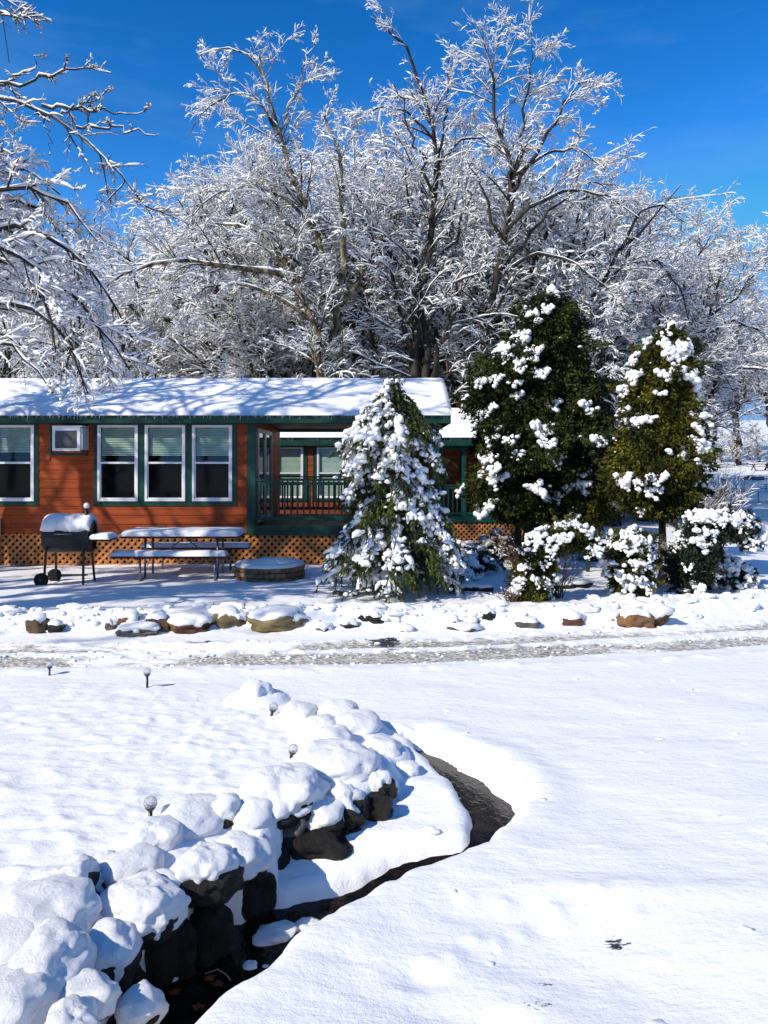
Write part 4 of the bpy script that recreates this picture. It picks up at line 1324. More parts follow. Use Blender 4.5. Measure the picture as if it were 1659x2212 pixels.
def snow_slab(x0, x1, prof, th, seed=0, nxs=120):
    """blanket of snow over a roof profile [(y,z)...] front eave -> ridge -> back eave"""
    prof = np.array(prof, float)
    d = np.concatenate([[0], np.cumsum(np.linalg.norm(np.diff(prof, axis=0), axis=1))])
    s = np.linspace(0, d[-1], 40)
    py = np.interp(s, d, prof[:, 0]); pz = np.interp(s, d, prof[:, 1])
    X_ = np.linspace(x0, x1, nxs)
    XX, S_ = np.meshgrid(X_, s); YY = np.interp(S_, s, py); ZZ = np.interp(S_, s, pz)
    edge = np.minimum(np.minimum(S_ - s[0], s[-1] - S_), np.minimum(XX - x0, x1 - XX))
    t = th * np.sqrt(np.clip(1 - (1 - np.clip(edge / .10, 0, 1)) ** 2, 0, 1)) + .012 * fbm2(XX * 2, S_ * 2, seed, 3) * sst(0, .2, edge)
    bulge = (.03 + .02 * noise2(XX * 4, S_ * 0, seed + 3)) * np.exp(-(S_ / .08) ** 2)
    top = np.stack([XX, YY - bulge, ZZ + t + .002], -1)
    bot = np.stack([XX, YY, ZZ + .002], -1)
    idx = np.arange(XX.size).reshape(XX.shape); n_ = XX.size
    q = lambda I, fl: np.stack([I[:-1, :-1], I[:-1, 1:], I[1:, 1:], I[1:, :-1]][::(1 if fl else -1)], -1).reshape(-1, 4)
    f = [q(idx, True), q(idx + n_, False)]
    for a in (idx[0], idx[-1], idx[:, 0], idx[:, -1]):
        f.append(np.stack([a[:-1], a[1:], a[1:] + n_, a[:-1] + n_], -1))
    return G().add(np.concatenate([top.reshape(-1, 3), bot.reshape(-1, 3)]), None, np.concatenate(f))


def icicles(root, x0, x1, y, z, n_, lmax=.11, mk='ice'):
    xs_ = rng.uniform(x0, x1, n_); ln = rng.uniform(.02, lmax, n_) * rng.uniform(.4, 1, n_)
    P = np.zeros((n_, 3, 3)); P[:, :, 0] = xs_[:, None]; P[:, :, 1] = y
    P[:, 0, 2] = z; P[:, 1, 2] = z - ln * .5; P[:, 2, 2] = z - ln
    R = np.stack([np.full(n_, .008), np.full(n_, .005), np.full(n_, .001)], 1)
    return stuff(G().tubes(P, R, 5).build('icicles', M[mk], root, True))


def railing(root, x0, x1, Yr, zt, zb, each=True):
    g = G().box(x0, x1, Yr - .045, Yr + .045, zt - .035, zt).box(x0, x1, Yr - .02, Yr + .02, zt - .12, zt - .06).box(x0, x1, Yr - .02, Yr + .02, zb, zb + .07)
    rl = g.build('railing', M['green'], root)
    n_ = int((x1 - x0) / .125)
    bm_ = G().box(-.018, .018, -.018, .018, zb + .07, zt - .12).mesh('baluster', M['green'])
    for i in range(n_):
        x = x0 + (i + .5) * (x1 - x0) / n_
        piece('baluster', bm_, rl, (x, Yr, 0))
    return rl


# ---- cabin one
W = 15.4; S1 = F / W
X1 = lambda p: (p - 829.5) / S1
Z1 = lambda p: H - (p - 1000) / S1
BK = W + 3.6
XL, XR = -13.0, X1(552)            # walls
cab = thing('cabin', (-4, W, .1), 'long rust red cabin with green trim, snowy roof, triple window and covered porch', 'cabin')
zb, zt = Z1(1152), 3.08
g = G().box(XL, XR - .06, W + .10, BK - .004, zb, zt)
g = G()
# wall core with true openings behind the windows
ops = []
winsX = [(212, 299), (314, 401), (416, 502), (-12, 75), (-114, -27)]
for a, b_ in winsX: ops.append((X1(a) + .02, X1(b_) - .02, Z1(1082) + .02, Z1(919) - .02))
ops.sort()
xa = XL
for (a, b_, c_, d_) in ops:
    g.box(xa, a, W + .002, W + .10, zb, zt); g.box(a, b_, W + .002, W + .10, zb, c_); g.box(a, b_, W + .002, W + .10, d_, zt); xa = b_
g.box(xa, XR - .06, W + .002, W + .10, zb, zt)
wall = g.build('wall', M['siding'], cab)
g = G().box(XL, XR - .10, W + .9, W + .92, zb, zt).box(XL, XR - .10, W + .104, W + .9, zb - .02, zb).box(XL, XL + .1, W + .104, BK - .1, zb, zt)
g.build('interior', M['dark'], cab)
g = G().box(XL, XR - .10, BK - .10, BK, zb, zt).box(XR - .10, XR - .02, W + .12, BK, zb, zt)
g.build('rear_wall', M['siding'], cab)
# green surrounds
gz1 = Z1(1092.6); gz0 = Z1(914)
trim = [(204, 512), (-122, 84)]
g = G()
tY0, tY1 = W - .030, W - .001
for (a, b_) in trim:
    wn = [q for q in winsX if q[0] > a - 1 and q[1] < b_ + 1]; wn.sort()
    g.box(X1(a), X1(b_), tY0, tY1, gz1, Z1(1082))
    xa = X1(a)
    for q in wn:
        g.box(xa, X1(q[0]), tY0, tY1, Z1(1082), Z1(905)); xa = X1(q[1])
        g.box(X1(q[0]), X1(q[1]), tY0, tY1, Z1(919), Z1(905))
    g.box(xa, X1(b_), tY0, tY1, Z1(1082), Z1(905))
g.build('window_surround', M['green'], cab)
for a, b_ in winsX: window(cab, X1(a), X1(b_), Z1(1082.5), Z1(918.5), W - .004, Z1(1000), Z1(982 if a > 0 else 975))
# AC opening and trim
acx0, acx1 = X1(113), X1(186)
g = G()
g.box(X1(108), acx0 - .002, tY0, tY1, Z1(979), Z1(914)).box(acx1 + .002, X1(191), tY0, tY1, Z1(979), Z1(914)).box(X1(108), X1(191), tY0, tY1, Z1(984), Z1(979))
g.build('ac_surround', M['green'], cab)
acx0, acx1 = PX(113, 0, W - .2)[0], PX(184, 0, W - .2)[0]
g = G().box(PX(115, 0, W - .35)[0], PX(180, 0, W - .30)[0], W - .335, W + .05, PX(0, 972, W - .35)[2], PX(0, 924, W - .35)[2])
ac = g.build('air_conditioner', M['grey_frame'], cab)
g = G(); fY = W - .352
x0, x1 = PX(113, 0, fY)[0], PX(173, 0, fY)[0]; z0, z1 = PX(0, 974, fY)[2], PX(0, 922, fY)[2]
g.box(x0, x0 + .05, fY, fY + .02, z0, z1).box(x1 - .06, x1, fY, fY + .02, z0, z1).box(x0 + .05, x1 - .06, fY, fY + .02, z1 - .07, z1).box(x0 + .05, x1 - .06, fY, fY + .02, z0, z0 + .05)
g.box(x0 - .01, x1 + .05, fY - .01, W - .03, z1 + .001, z1 + .022)
g.build('ac_front_frame', M['white_vinyl'], ac)
g = G()
for k in range(24):
    zz = z0 + .055 + k * (z1 - z0 - .13) / 24
    g.box(x0 + .05, x1 - .06, fY + .008, fY + .018, zz, zz + .011)
g.build('ac_grille', M['ac_grille'], ac)
g = G().box(x0 + .02, x1 + .03, fY + .02, W - .03, z0 - .035, z0 - .002); g.build('ac_shelf', M['siding'], ac)
# planks
pops = [(X1(a), X1(b_), gz1, 9) for a, b_ in trim] + [(X1(108), X1(191), Z1(984), 9)]
boards(cab, wall, XL, X1(534), zb, zt - .1, W, pops)
# corner board, porch side wall
g = G().box(X1(534.5), XR, W - .032, W + .10, zb - .02, Z1(916)).box(XR - .02, XR + .012, W - .02, W + .14, zb - .02, Z1(916))
g.build('corner_board', M['green'], cab)
# porch side wall planks and the glazed door in it
g = G()
for k in range(12):
    z = zb + .182 * k
    g.box(XR - .02, XR - .004 + .008, W + .14, W + .24, z, z + .178); g.box(XR - .02, XR + .004, W + 2.15, BK, z, z + .178)
g.build('porch_side_planks', M['siding'], cab)
dz0, dz1 = Z1(1133) + .02, Z1(924)
g = G(); dx0, dx1 = XR - .02, XR + .03
for y0 in (W + .24, W + 1.18):
    y1 = y0 + .92
    g.box(dx0, dx1, y0, y0 + .07, dz0, dz1).box(dx0, dx1, y1 - .07, y1, dz0, dz1).box(dx0, dx1, y0 + .07, y1 - .07, dz1 - .08, dz1).box(dx0, dx1, y0 + .07, y1 - .07, dz0, dz0 + .12)
door = g.build('glazed_door', M['grey_frame'], cab)
G().box(dx0 + .01, dx0 + .02, W + .31, W + 1.09, dz0 + .12, dz1 - .08).box(dx0 + .01, dx0 + .02, W + 1.25, W + 2.03, dz0 + .12, dz1 - .08).build('door_glass', M['glass'], door)
G().box(dx1, dx1 + .035, W + 1.08, W + 1.10, 1.75, 1.95).build('door_handle', M['steel'], door)
# porch deck
px0, px1 = XR + .002, X1(948)
dkz = Z1(1135)
g = G()
nb = 26
pm = G().box(px0, px1, -.065, .065, -.014, .014)
me_ = G().box(-.5, .5, -.065, .065, -.014, .014).mesh('deck_plank', M['green_dark'])
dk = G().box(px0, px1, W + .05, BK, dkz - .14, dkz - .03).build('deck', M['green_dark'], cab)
for k in range(nb): piece('deck_plank', me_, dk, ((px0 + px1) / 2, W + .05 + (k + .5) * (BK - W - .05) / nb, dkz - .014), (px1 - px0, 1, 1))
G().box(px0, px1 + .02, W - .03, W + .048, Z1(1156), dkz - .002).box(px1 + .001, px1 + .03, W + .05, BK, Z1(1156), dkz - .002).build('deck_fascia', M['green'], cab)
# posts
beamz = Z1(916)
def post(x, y, z0, z1, w=.12, mk='green'): return G().box(x - w / 2, x + w / 2, y - w / 2, y + w / 2, z0, z1).build('porch_post', M[mk], cab)
post(X1(942), W + .04, dkz, beamz); post(-.74, BK - .10, dkz, beamz); post(px1 - .06, BK - .10, dkz, beamz); post(-.74 + .0, W + .10, dkz, dkz + .01, .01)
G().box(px0, px1, W - .02, W + .08, beamz, beamz + .2).box(px0, px1, BK - .12, BK - .02, beamz - .02, beamz + .2).box(px1 - .1, px1, W + .08, BK - .12, beamz, beamz + .18).build('porch_beam', M['green'], cab)
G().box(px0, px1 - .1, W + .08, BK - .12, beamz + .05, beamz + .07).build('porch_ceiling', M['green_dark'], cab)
railing(cab, px0 + .01, X1(936), W + .02, Z1(1035), Z1(1124)); railing(cab, px0 + .01, px1 - .12, BK - .08, Z1(1035), Z1(1124))
# roof
eY, eZ = W - .22, 3.08; rY, rZ = W + 1.8, 4.01; bY_, bZ = BK + .22, 3.08
RXL, RXR = XL - .2, 1.33
g = G()
def slope(y0, z0, y1, z1, th, x0=RXL, x1=RXR):
    g.add([(x0, y0, z0), (x1, y0, z0), (x1, y1, z1), (x0, y1, z1), (x0, y0, z0 - th), (x1, y0, z0 - th), (x1, y1, z1 - th), (x0, y1, z1 - th)], None,
          [(0, 1, 2, 3), (7, 6, 5, 4), (0, 4, 5, 1), (1, 5, 6, 2), (2, 6, 7, 3), (3, 7, 4, 0)])
slope(eY + .024, eZ + .06, rY, rZ, .05); slope(rY + .001, rZ, bY_ - .024, bZ + .06, .05)
roof = g.build('roof', M['green_dark'], cab)
g = G().box(RXL, RXR, eY, eY + .022, Z1(915) + .0, eZ + .06).box(RXL, RXR, bY_ - .022, bY_, 2.98, bZ + .06)
g.build('fascia', M['green'], roof)
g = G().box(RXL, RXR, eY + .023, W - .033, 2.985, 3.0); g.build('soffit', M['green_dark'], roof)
# metal roof rib ends at the eave
g = G()
x = RXL + .1
while x < RXR: g.box(x - .014, x + .014, eY - .012, eY + .01, eZ + .036, eZ + .066); x += .305
stuff(g.build('roof_rib_ends', M['green'], roof))
g = G()
g.add([(RXR - .025, eY + .03, 2.985), (RXR - .025, bY_ - .03, 2.985), (RXR - .025, rY, rZ - .055), (RXR - .005, eY + .03, 2.985), (RXR - .005, bY_ - .03, 2.985), (RXR - .005, rY, rZ - .055)],
      [(0, 1, 2), (5, 4, 3)], [(0, 3, 4, 1), (1, 4, 5, 2), (2, 5, 3, 0)])
g.build('gable_end', M['green_dark'], roof)
snow_slab(RXL - .02, RXR + .04, [(eY - .02, eZ + .062), (rY, rZ + .002), (bY_ + .02, bZ + .062)], .115, 5, 260).build('roof_snow', M['snow_soft'], roof, True)
icicles(cab, -8.5, RXR, eY - .012, eZ + .065, 340, .13)
lattice(cab, -9.3, px1, .06, Z1(1153), W + .012)

# ---- cabin two, farther back
W2 = 22.0; S2 = F / W2
X2 = lambda p: (p - 829.5) / S2
Z2 = lambda p: H - (p - 1000) / S2
c2 = thing('cabin', (0, W2, -.2), 'second rust red cabin seen through the porch and beyond the spruce', 'cabin')
B2 = W2 + 3.6
ops2 = [(X2(597), X2(655)), (X2(685), X2(744)), (X2(500), X2(558))]
g = G(); xa = X2(430)
for a, b_ in sorted(ops2):
    g.box(xa, a + .02, W2 + .002, W2 + .1, Z2(1128), Z2(950)); g.box(a + .02, b_ - .02, W2 + .002, W2 + .1, Z2(1128), Z2(1074)); g.box(a + .02, b_ - .02, W2 + .002, W2 + .1, Z2(968), Z2(950)); xa = b_ - .02
g.box(xa, X2(905), W2 + .002, W2 + .1, Z2(1128), Z2(950))
g.box(X2(905) - .1, X2(905), W2 + .1, B2, Z2(1128), Z2(950)).box(X2(430), X2(430) + .1, W2 + .1, B2, Z2(1128), Z2(950))
w2 = g.build('wall', M['siding'], c2)
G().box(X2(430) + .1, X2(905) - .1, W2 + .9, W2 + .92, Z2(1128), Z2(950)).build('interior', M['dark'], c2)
g = G()
sur = [(586, 669), (674, 755), (489, 569)]
sur = [(588, 664), (676, 753), (491, 567)]
for (a, b_), (p, q) in zip(sur, [(597, 655), (685, 744), (500, 558)]):
    g.box(X2(a), X2(p), W2 - .03, W2 - .001, Z2(1082), Z2(958)).box(X2(q), X2(b_), W2 - .03, W2 - .001, Z2(1082), Z2(958)).box(X2(p), X2(q), W2 - .03, W2 - .001, Z2(1082), Z2(1076)).box(X2(p), X2(q), W2 - .03, W2 - .001, Z2(966), Z2(958))
g.build('window_surround', M['green'], c2)
for p, q in [(597, 655), (685, 744), (500, 558)]: window(c2, X2(p), X2(q), Z2(1076), Z2(966), W2 - .004, Z2(1022), Z2(1068), low=1)
boards(c2, w2, X2(430), X2(905), Z2(1128), Z2(956), W2, [(X2(a), X2(b_), Z2(1082), 9) for a, b_ in sur])
e2 = W2 - .25
pr1 = 5.2
# porch of cabin two: rear wall set back, posts, beam, railing
g = G().box(X2(905) + .002, pr1, W2 + 1.6, W2 + 1.7, Z2(1128), Z2(958)); w3 = g.build('porch_rear_wall', M['siding'], c2)
boards(c2, w3, X2(905) + .01, pr1, Z2(1128), Z2(958), W2 + 1.59, [(2.35, 2.5, 0, 9), (3.2, 3.35, 0, 9)])
g = G()
for x in (2.35, 3.2): g.box(x, x + .15, W2 + 1.55, W2 + 1.59, Z2(1128), Z2(958))
g.build('porch_trim', M['green'], c2)
for x in (X2(950), X2(1002), X2(1120), pr1 - .1):
    G().box(x - .06, x + .06, W2 - .02, W2 + .10, Z2(1120), Z2(964)).build('porch_post', M['green'], c2)
G().box(X2(905), pr1, W2 - .03, W2 + .09, Z2(972), Z2(963)).build('porch_beam', M['green'], c2)
G().box(X2(905), pr1, W2 - .03, W2 + 1.6, Z2(1128), Z2(1115)).build('deck', M['green'], c2)
railing(c2, X2(906), pr1 - .2, W2 + .03, Z2(1047), Z2(1112))
g = G()
slope(e2 + .024, Z2(949) + .04, W2 + 1.8, Z2(949) + .92, .05, X2(400), pr1 + .2); slope(W2 + 1.801, Z2(949) + .92, B2 + .2, Z2(949) + .04, .05, X2(400), pr1 + .2)
rf = g.build('roof', M['green_dark'], c2)
G().box(X2(400), pr1 + .2, e2, e2 + .022, Z2(963), Z2(949) + .04).build('fascia', M['green'], rf)
snow_slab(X2(400) - .02, pr1 + .24, [(e2 - .02, Z2(949) + .042), (W2 + 1.8, Z2(949) + .922), (B2 + .22, Z2(949) + .042)], .13, 9, 120).build('roof_snow', M['snow_soft'], rf, True)
icicles(c2, -5, pr1, e2 - .012, Z2(949) + .04, 220, .2)
lattice(c2, X2(430), pr1, -.35, Z2(1128), W2 + .012, each=False, step=.15, w=.045)

# ------------------------------------------------------------------ yard furniture
# picnic table
TYc = 13.9
def TP(x, y, Y_=TYc): return PX(x, y, Y_)
tx0, tx1 = TP(277, 0)[0], TP(521, 0)[0]
zg = gz(-3.6, 13.7)
ttz = zg + .75
tb = thing('picnic_table', ((tx0 + tx1) / 2, TYc, zg), 'dark red picnic table with attached benches under a thick strip of snow', 'picnic table')
pl = G()
for k in range(5):
    y = TYc - .35 + k * .152
    G().box(tx0, tx1, y, y + .142, ttz - .04, ttz).build('table_plank', M['table_red'], tb)
for nm, yc, x0, x1 in (('bench', TYc - .68, tx0 - .05, tx1 - .12), ('bench', TYc + .68, tx0 + .06, tx1 + .02)):
    g = G().box(x0, x1, yc - .12, yc - .004, zg + .41, zg + .45).box(x0, x1, yc + .004, yc + .12, zg + .41, zg + .45)
    bn = g.build(nm, M['table_red'], tb)
    snow_slab(x0 - .01, x1 + .01, [(yc - .135, zg + .451), (yc + .135, zg + .451)], .085, int(yc * 7), 60).build('bench_snow', M['snow'], bn, True)
snow_slab(tx0 - .015, tx1 + .015, [(TYc - .37, ttz + .001), (TYc + .43, ttz + .001)], .105, 33, 80).build('table_snow', M['snow'], tb, True)
for sx in (tx0 + .38, tx1 - .38):
    g = G()
    for dy in (-.22, .22):
        g.tube([(sx, TYc + dy, ttz - .05), (sx, TYc + dy * 1.05, zg - .03)], .021, 8)
    for dy in (-.68, .68):
        g.tube([(sx + .05, TYc + dy, zg + .41), (sx + .05, TYc + dy, zg - .03)], .021, 8)
    g.tube([(sx, TYc - .72, zg + .38), (sx, TYc + .72, zg + .38)], .018, 8)
    g.tube([(sx, TYc - .22, zg + .02), (sx + .05, TYc - .68, zg + .02)], .016, 6)
    g.build('leg_frame', M['steel'], tb, True)
g = G()
xm = (tx0 + tx1) / 2
for s in (-1, 1):
    g.tube([(xm, TYc, ttz - .05), (xm + s * .40, TYc, zg + .38)], .012, 6)
    g.tube([(xm - s * 0 + s * (tx1 - tx0) / 2 - s * .38, TYc - .1, zg + .2), (xm + s * .55, TYc - .1, zg + .40)], .010, 6)
g.build('brace', M['steel'], tb, True)

# barrel grill
GY = 13.0
gx0, gx1 = PX(101, 0, GY)[0], PX(200, 0, GY)[0]
zg = gz(-5.6, GY - .2)
bz = H - (1158 - 1000) / F * GY          # barrel centre
gt = thing('barrel_grill', ((gx0 + gx1) / 2, GY, zg), 'black barrel charcoal grill on a wheeled stand capped with snow', 'grill')
rb = .235
a = np.linspace(0, 2 * np.pi, 29)[:-1]
g = G()
V = []; xsb = [gx0, gx0 + .012, gx1 - .012, gx1]; rs = [rb * .94, rb, rb, rb * .94]
for x, r in zip(xsb, rs): V.append(np.stack([np.full(28, x), GY + r * np.cos(a), bz + r * 1.18 * np.sin(a)], -1))
V = np.concatenate(V); idx = np.arange(4 * 28).reshape(4, 28)
a0 = idx[:-1]; a1 = np.roll(a0, -1, 1); b0 = idx[1:]; b1 = np.roll(b0, -1, 1)
V = np.vstack([V, [[gx0, GY, bz]], [[gx1, GY, bz]]])
g.add(V, [(idx[0][(j + 1) % 28], idx[0][j], 112) for j in range(28)] + [(idx[3][j], idx[3][(j + 1) % 28], 113) for j in range(28)], np.stack([a0, b0, b1, a1], -1).reshape(-1, 4))
g.build('barrel', M['black_metal'], gt, True)
G().box(gx0 - .01, gx1 + .01, GY - rb - .012, GY - rb + .02, bz - .006, bz + .012).build('lid_seam', M['black_metal'], gt)
g = G().tube([(gx0 + .25, GY - rb - .01, bz + .06), (gx0 + .25, GY - rb - .07, bz + .06), (gx1 - .25, GY - rb - .07, bz + .06), (gx1 - .25, GY - rb - .01, bz + .06)], .010, 8)
g.build('lid_handle', M['steel'], gt, True)
# snow on the barrel
th = np.linspace(math.radians(25), math.radians(158), 16)
xsn = np.linspace(gx0 - .02, gx1 + .03, 34)
TH, XX = np.meshgrid(th, xsn)
e = np.minimum(np.minimum(TH - th[0], th[-1] - TH) * rb, np.minimum(XX - xsn[0], xsn[-1] - XX))
tt = .105 * np.sqrt(np.clip(1 - (1 - np.clip(e / .09, 0, 1)) ** 2, 0, 1)) + .012 * noise2(XX * 12, TH * 4, 3)
THj = TH + .12 * noise2(XX * 9, TH, 8) * (TH > 2)
top = np.stack([XX, GY + (rb + tt * .7) * np.cos(THj), bz + (rb * 1.18 + tt) * np.sin(THj)], -1); bot = np.stack([XX, GY + rb * .98 * np.cos(THj), bz + rb * 1.16 * np.sin(THj)], -1)
idx = np.arange(XX.size).reshape(XX.shape); n_ = XX.size
f = [np.stack([idx[:-1, :-1], idx[1:, :-1], idx[1:, 1:], idx[:-1, 1:]], -1).reshape(-1, 4)]
for q in (idx[0], idx[-1], idx[:, 0], idx[:, -1]): f.append(np.stack([q[:-1], q[1:], q[1:] + n_, q[:-1] + n_], -1))
G().add(np.concatenate([top.reshape(-1, 3), bot.reshape(-1, 3)]), None, np.concatenate(f)).build('lid_snow', M['snow'], gt, True)
# chimney with its snow ball
cx = PX(190, 0, GY)[0]
ch = G().tube([(cx, GY - .06, bz + rb), (cx, GY - .06, H - (1098 - 1000) / F * GY)], .034, 14).build('chimney', M['black_metal'], gt, True)
D, Fc = ICO[3]
G().add(D * np.array([.05, .05, .052]) * (1 + .06 * noise3(D * 3, 2))[:, None] + np.array([cx, GY - .06, H - (1096 - 1000) / F * GY + .03]), Fc).build('chimney_snow', M['snow'], ch, True)
# shelf
sz = H - (1163 - 1000) / F * GY
sx1 = PX(244, 0, GY)[0]
sh = G().box(gx1 + .01, sx1, GY - .16, GY + .22, sz - .03, sz).build('side_shelf', M['black_metal'], gt)
G().tube([(sx1 - .08, GY - .14, sz - .03), (sx1 - .08, GY - .14, sz - .12)], .007, 6).build('shelf_hook', M['black_metal'], sh)
snow_slab(gx1 + .012, sx1 + .012, [(GY - .175, sz + .001), (GY + .23, sz + .001)], .10, 8, 24).build('shelf_snow', M['snow'], sh, True)
for x, dx in ((gx0 + .07, -.02), (gx1 - .09, .02)):
    for y in (-.17, .17):
        G().bar((x, GY + y, bz - rb * .6), (x + dx + (.02 if y > 0 else 0), GY + y * 1.35, zg - .02), .032, .032, (0, 1, 0)).build('leg', M['black_metal'], gt)
G().bar((gx0 + .07, GY, zg + .13), (gx1 - .09, GY, zg + .13), .028, .028).build('lower_rail', M['black_metal'], gt)
for y in (-.26, .26):
    wx_ = gx0 + .02; aa = np.linspace(0, 2 * np.pi, 21)[:-1]; r = .115
    V = []
    for yy, rr in ((y - .03, r * .86), (y - .025, r), (y + .025, r), (y + .03, r * .86)): V.append(np.stack([wx_ + rr * np.cos(aa), np.full(20, GY + yy), zg + r - .03 + rr * np.sin(aa)], -1))
    V = np.concatenate(V + [[[wx_, GY + y - .02, zg + r - .03]], [[wx_, GY + y + .02, zg + r - .03]]])
    idx = np.arange(80).reshape(4, 20); a0 = idx[:-1]; a1 = np.roll(a0, -1, 1); b0 = idx[1:]; b1 = np.roll(b0, -1, 1)
    wl = G().add(V, [(idx[0][j], idx[0][(j + 1) % 20], 80) for j in range(20)] + [(idx[3][(j + 1) % 20], idx[3][j], 81) for j in range(20)], np.stack([a0, b0, b1, a1], -1).reshape(-1, 4)).build('wheel', M['rubber'], gt, True)
    G().lathe([(.001, -.01), (.02, -.01), (.02, .01), (.001, .01)], (0, 0, 0), 10)
G().tube([(gx0 + .02, GY - .29, zg + .085), (gx0 + .02, GY + .29, zg + .085)], .012, 8).build('axle', M['steel'], gt, True)

# fire pit ring of blocks
fx, fy = GP(571, 1262, .13); fy += .62
fz = gz(fx, fy - .6); Rr = .62
fp = thing('fire_pit', (fx, fy, fz), 'round stone block fire pit with a rim of snow beside the picnic table', 'fire pit')
nbk = 20; bh = .088
bw = 2 * math.pi * Rr / nbk
bmv = []
for tw in range(4):
    bm = bmesh.new(); bmesh.ops.create_cube(bm, size=1)
    for v in bm.verts:
        v.co.x *= (bw - .012) * (1.0 + (.06 if v.co.y < 0 else -.10)); v.co.y *= .17; v.co.z *= bh - .008
        v.co += Vector([random.uniform(-.006, .006) for _ in range(3)])
    bmesh.ops.bevel(bm, geom=bm.edges[:], offset=.014, segments=1, affect='EDGES')
    me_ = bpy.data.meshes.new('block'); bm.to_mesh(me_); bm.free(); me_.materials.append(M['block']); bmv.append(me_)
for row in range(3):
    for k in range(nbk):
        a = (k + .5 * (row % 2)) * 2 * math.pi / nbk
        rr = Rr - .085 + random.uniform(-.006, .006)
        piece('block', bmv[(k * 3 + row) % 4], fp, (fx + rr * math.cos(a), fy + rr * math.sin(a), fz - .03 + bh * (row + .5)), (1, 1, 1), (0, 0, a + math.pi / 2 + random.uniform(-.03, .03)))
g = G(); zt_ = fz - .03 + bh * 3
prof = [(.40, -.06), (.42, .02), (.45, .045), (.51, .062), (.58, .05), (.612, .02), (.605, -.012)]
g.lathe([(r, z) for r, z in prof], (fx, fy, zt_), 60)
for v in g.v:
    v[:, 2] += .014 * noise2(v[:, 0] * 6, v[:, 1] * 6, 3)
    v[:, 0] += .012 * noise2(v[:, 0] * 9, v[:, 1] * 9, 4)
g.build('rim_snow', M['snow'], fp, True)
G().lathe([(.001, .02), (.3, .03), (.48, .0)], (fx, fy, zt_ - .16), 30).build('inner_snow', M['snow'], fp, True)

# electric pedestal at the left edge
ex, ey = GP(-6, 1222, .13)
ep = thing('utility_pedestal', (ex, ey, gz(ex, ey)), 'grey electric hook up pedestal cut by the left edge of the photo', 'pedestal')
e0 = gz(ex, ey)
G().box(ex - .05, ex + .04, ey - .05, ey + .05, e0 - .05, e0 + .82).build('post', M['sign_grey'], ep)
G().box(ex - .12, ex + .10, ey - .09, ey - .051, e0 + .60, e0 + .95).build('meter_box', M['sign_grey'], ep)
snow_slab(ex - .13, ex + .11, [(ey - .1, e0 + .951), (ey + .02, e0 + .951)], .05, 2, 12).build('snow', M['snow'], ep, True)

# ------------------------------------------------------------------ garden lights
def garden_light(px_, py_, dpx, lean, lab, yaw=0, ztop=None):
    """globe centre at pixel, diameter px"""
    r = .042
    Yd = F * 2 * r / dpx
    # keep the light standing on the snow: solve depth so its foot meets the ground
    for _ in range(20):
        X_ = (px_ - 829.5) / F * Yd; zc = H - (py_ - 1000) / F * Yd
        gzv = gz(X_, Yd); want = gzv + stand
        Yd *= 1 + .3 * (zc - want) / max(.3, (H - want))
    r = dpx * .5 / F * Yd
    zc = H - (py_ - 1000) / F * Yd
    base = (X_, Yd, zc - stand)
    t = thing('garden_light', base, lab, 'garden light', 'solar globe lights along the stream wall')
    D, Fc = ICO[4]
    q = bpy.data.objects
    t.rotation_euler = (0, lean, 0)
    def B(g_, nm, mk, sm=True, par=None): return g_.build(nm, M[mk], par or t, sm)
    gl_ = B(G().add(D * r * (1 + .02 * noise3(D * 4, 3))[:, None] + np.array([X_, Yd, zc]), Fc), 'globe', 'crackle')
    B(G().lathe([(r * .15, -r * 1.25), (r * .42, -r * 1.2), (r * .80, -r * .72), (r * .86, -r * .50), (r * .70, -r * .52), (r * .1, -r * .72)], (X_, Yd, zc), 20), 'collar', 'plastic_black')
    B(G().tube([(X_, Yd, zc - r * 1.1), (X_, Yd, zc - stand - .12)], r * .30, 12), 'stake', 'plastic_black')
    B(G().lathe([(.0005, -r * .3), (r * .34, -r * .3), (r * .34, -r * .55), (.0005, -r * .6)], (X_, Yd, zc), 14), 'solar_cell', 'plastic_black')
    return t


for (a, b_, dd, ln, st, lab) in [(325, 1734, 29, 0, .135, 'nearest globe light upright beside the egg shaped mound'),
                                 (628, 1617, 21, .28, .07, 'globe light leaning right, half sunk among the mounds'),
                                 (586, 1526, 19.5, .25, .085, 'globe light leaning right before the whole snow mound'),
                                 (318, 1451, 17, 0, .155, 'upright globe light with a shadow on open snow near the road'),
                                 (107, 1436, 14.5, 0, .11, 'farthest globe light at the left by the slushy rut')]:
    stand = st
    garden_light(a, b_, dd, ln, lab)

# ------------------------------------------------------------------ conifers
def blobs(g, C, R, flat=.75, lv=2, jit=.25):
    D, Fc = ICO[lv]
    N = len(C)
    s = R[:, None, None] * (1 + jit * rng.uniform(-1, 1, (N, 1, 3))) * np.array([1, 1, flat])
    lum = 1 + .36 * noise3(D[None] * 1.9 + C[:, None] * 7, 4) + .10 * noise3(D[None] * 4.3 + C[:, None] * 5, 6)
    V = C[:, None] + D[None] * s * lum[..., None]
    Fa = Fc[None] + (np.arange(N) * len(D))[:, None, None]
    g.add(V.reshape(-1, 3), Fa.reshape(-1, 3))


def leaflets(g, C, Dr, L, Wd):
    """narrow diamond leaflets"""
    N = len(C)
    sd = nrm(np.cross(Dr, rng.normal(size=(N, 3))))
    L = L[:, None]; Wd = Wd[:, None]
    V = np.stack([C, C + Dr * L * .45 + sd * Wd, C + Dr * L + np.array([0, 0, -.1]) * L, C + Dr * L * .45 - sd * Wd], 1)
    g.add(V.reshape(-1, 3), None, np.arange(N * 4).reshape(N, 4))


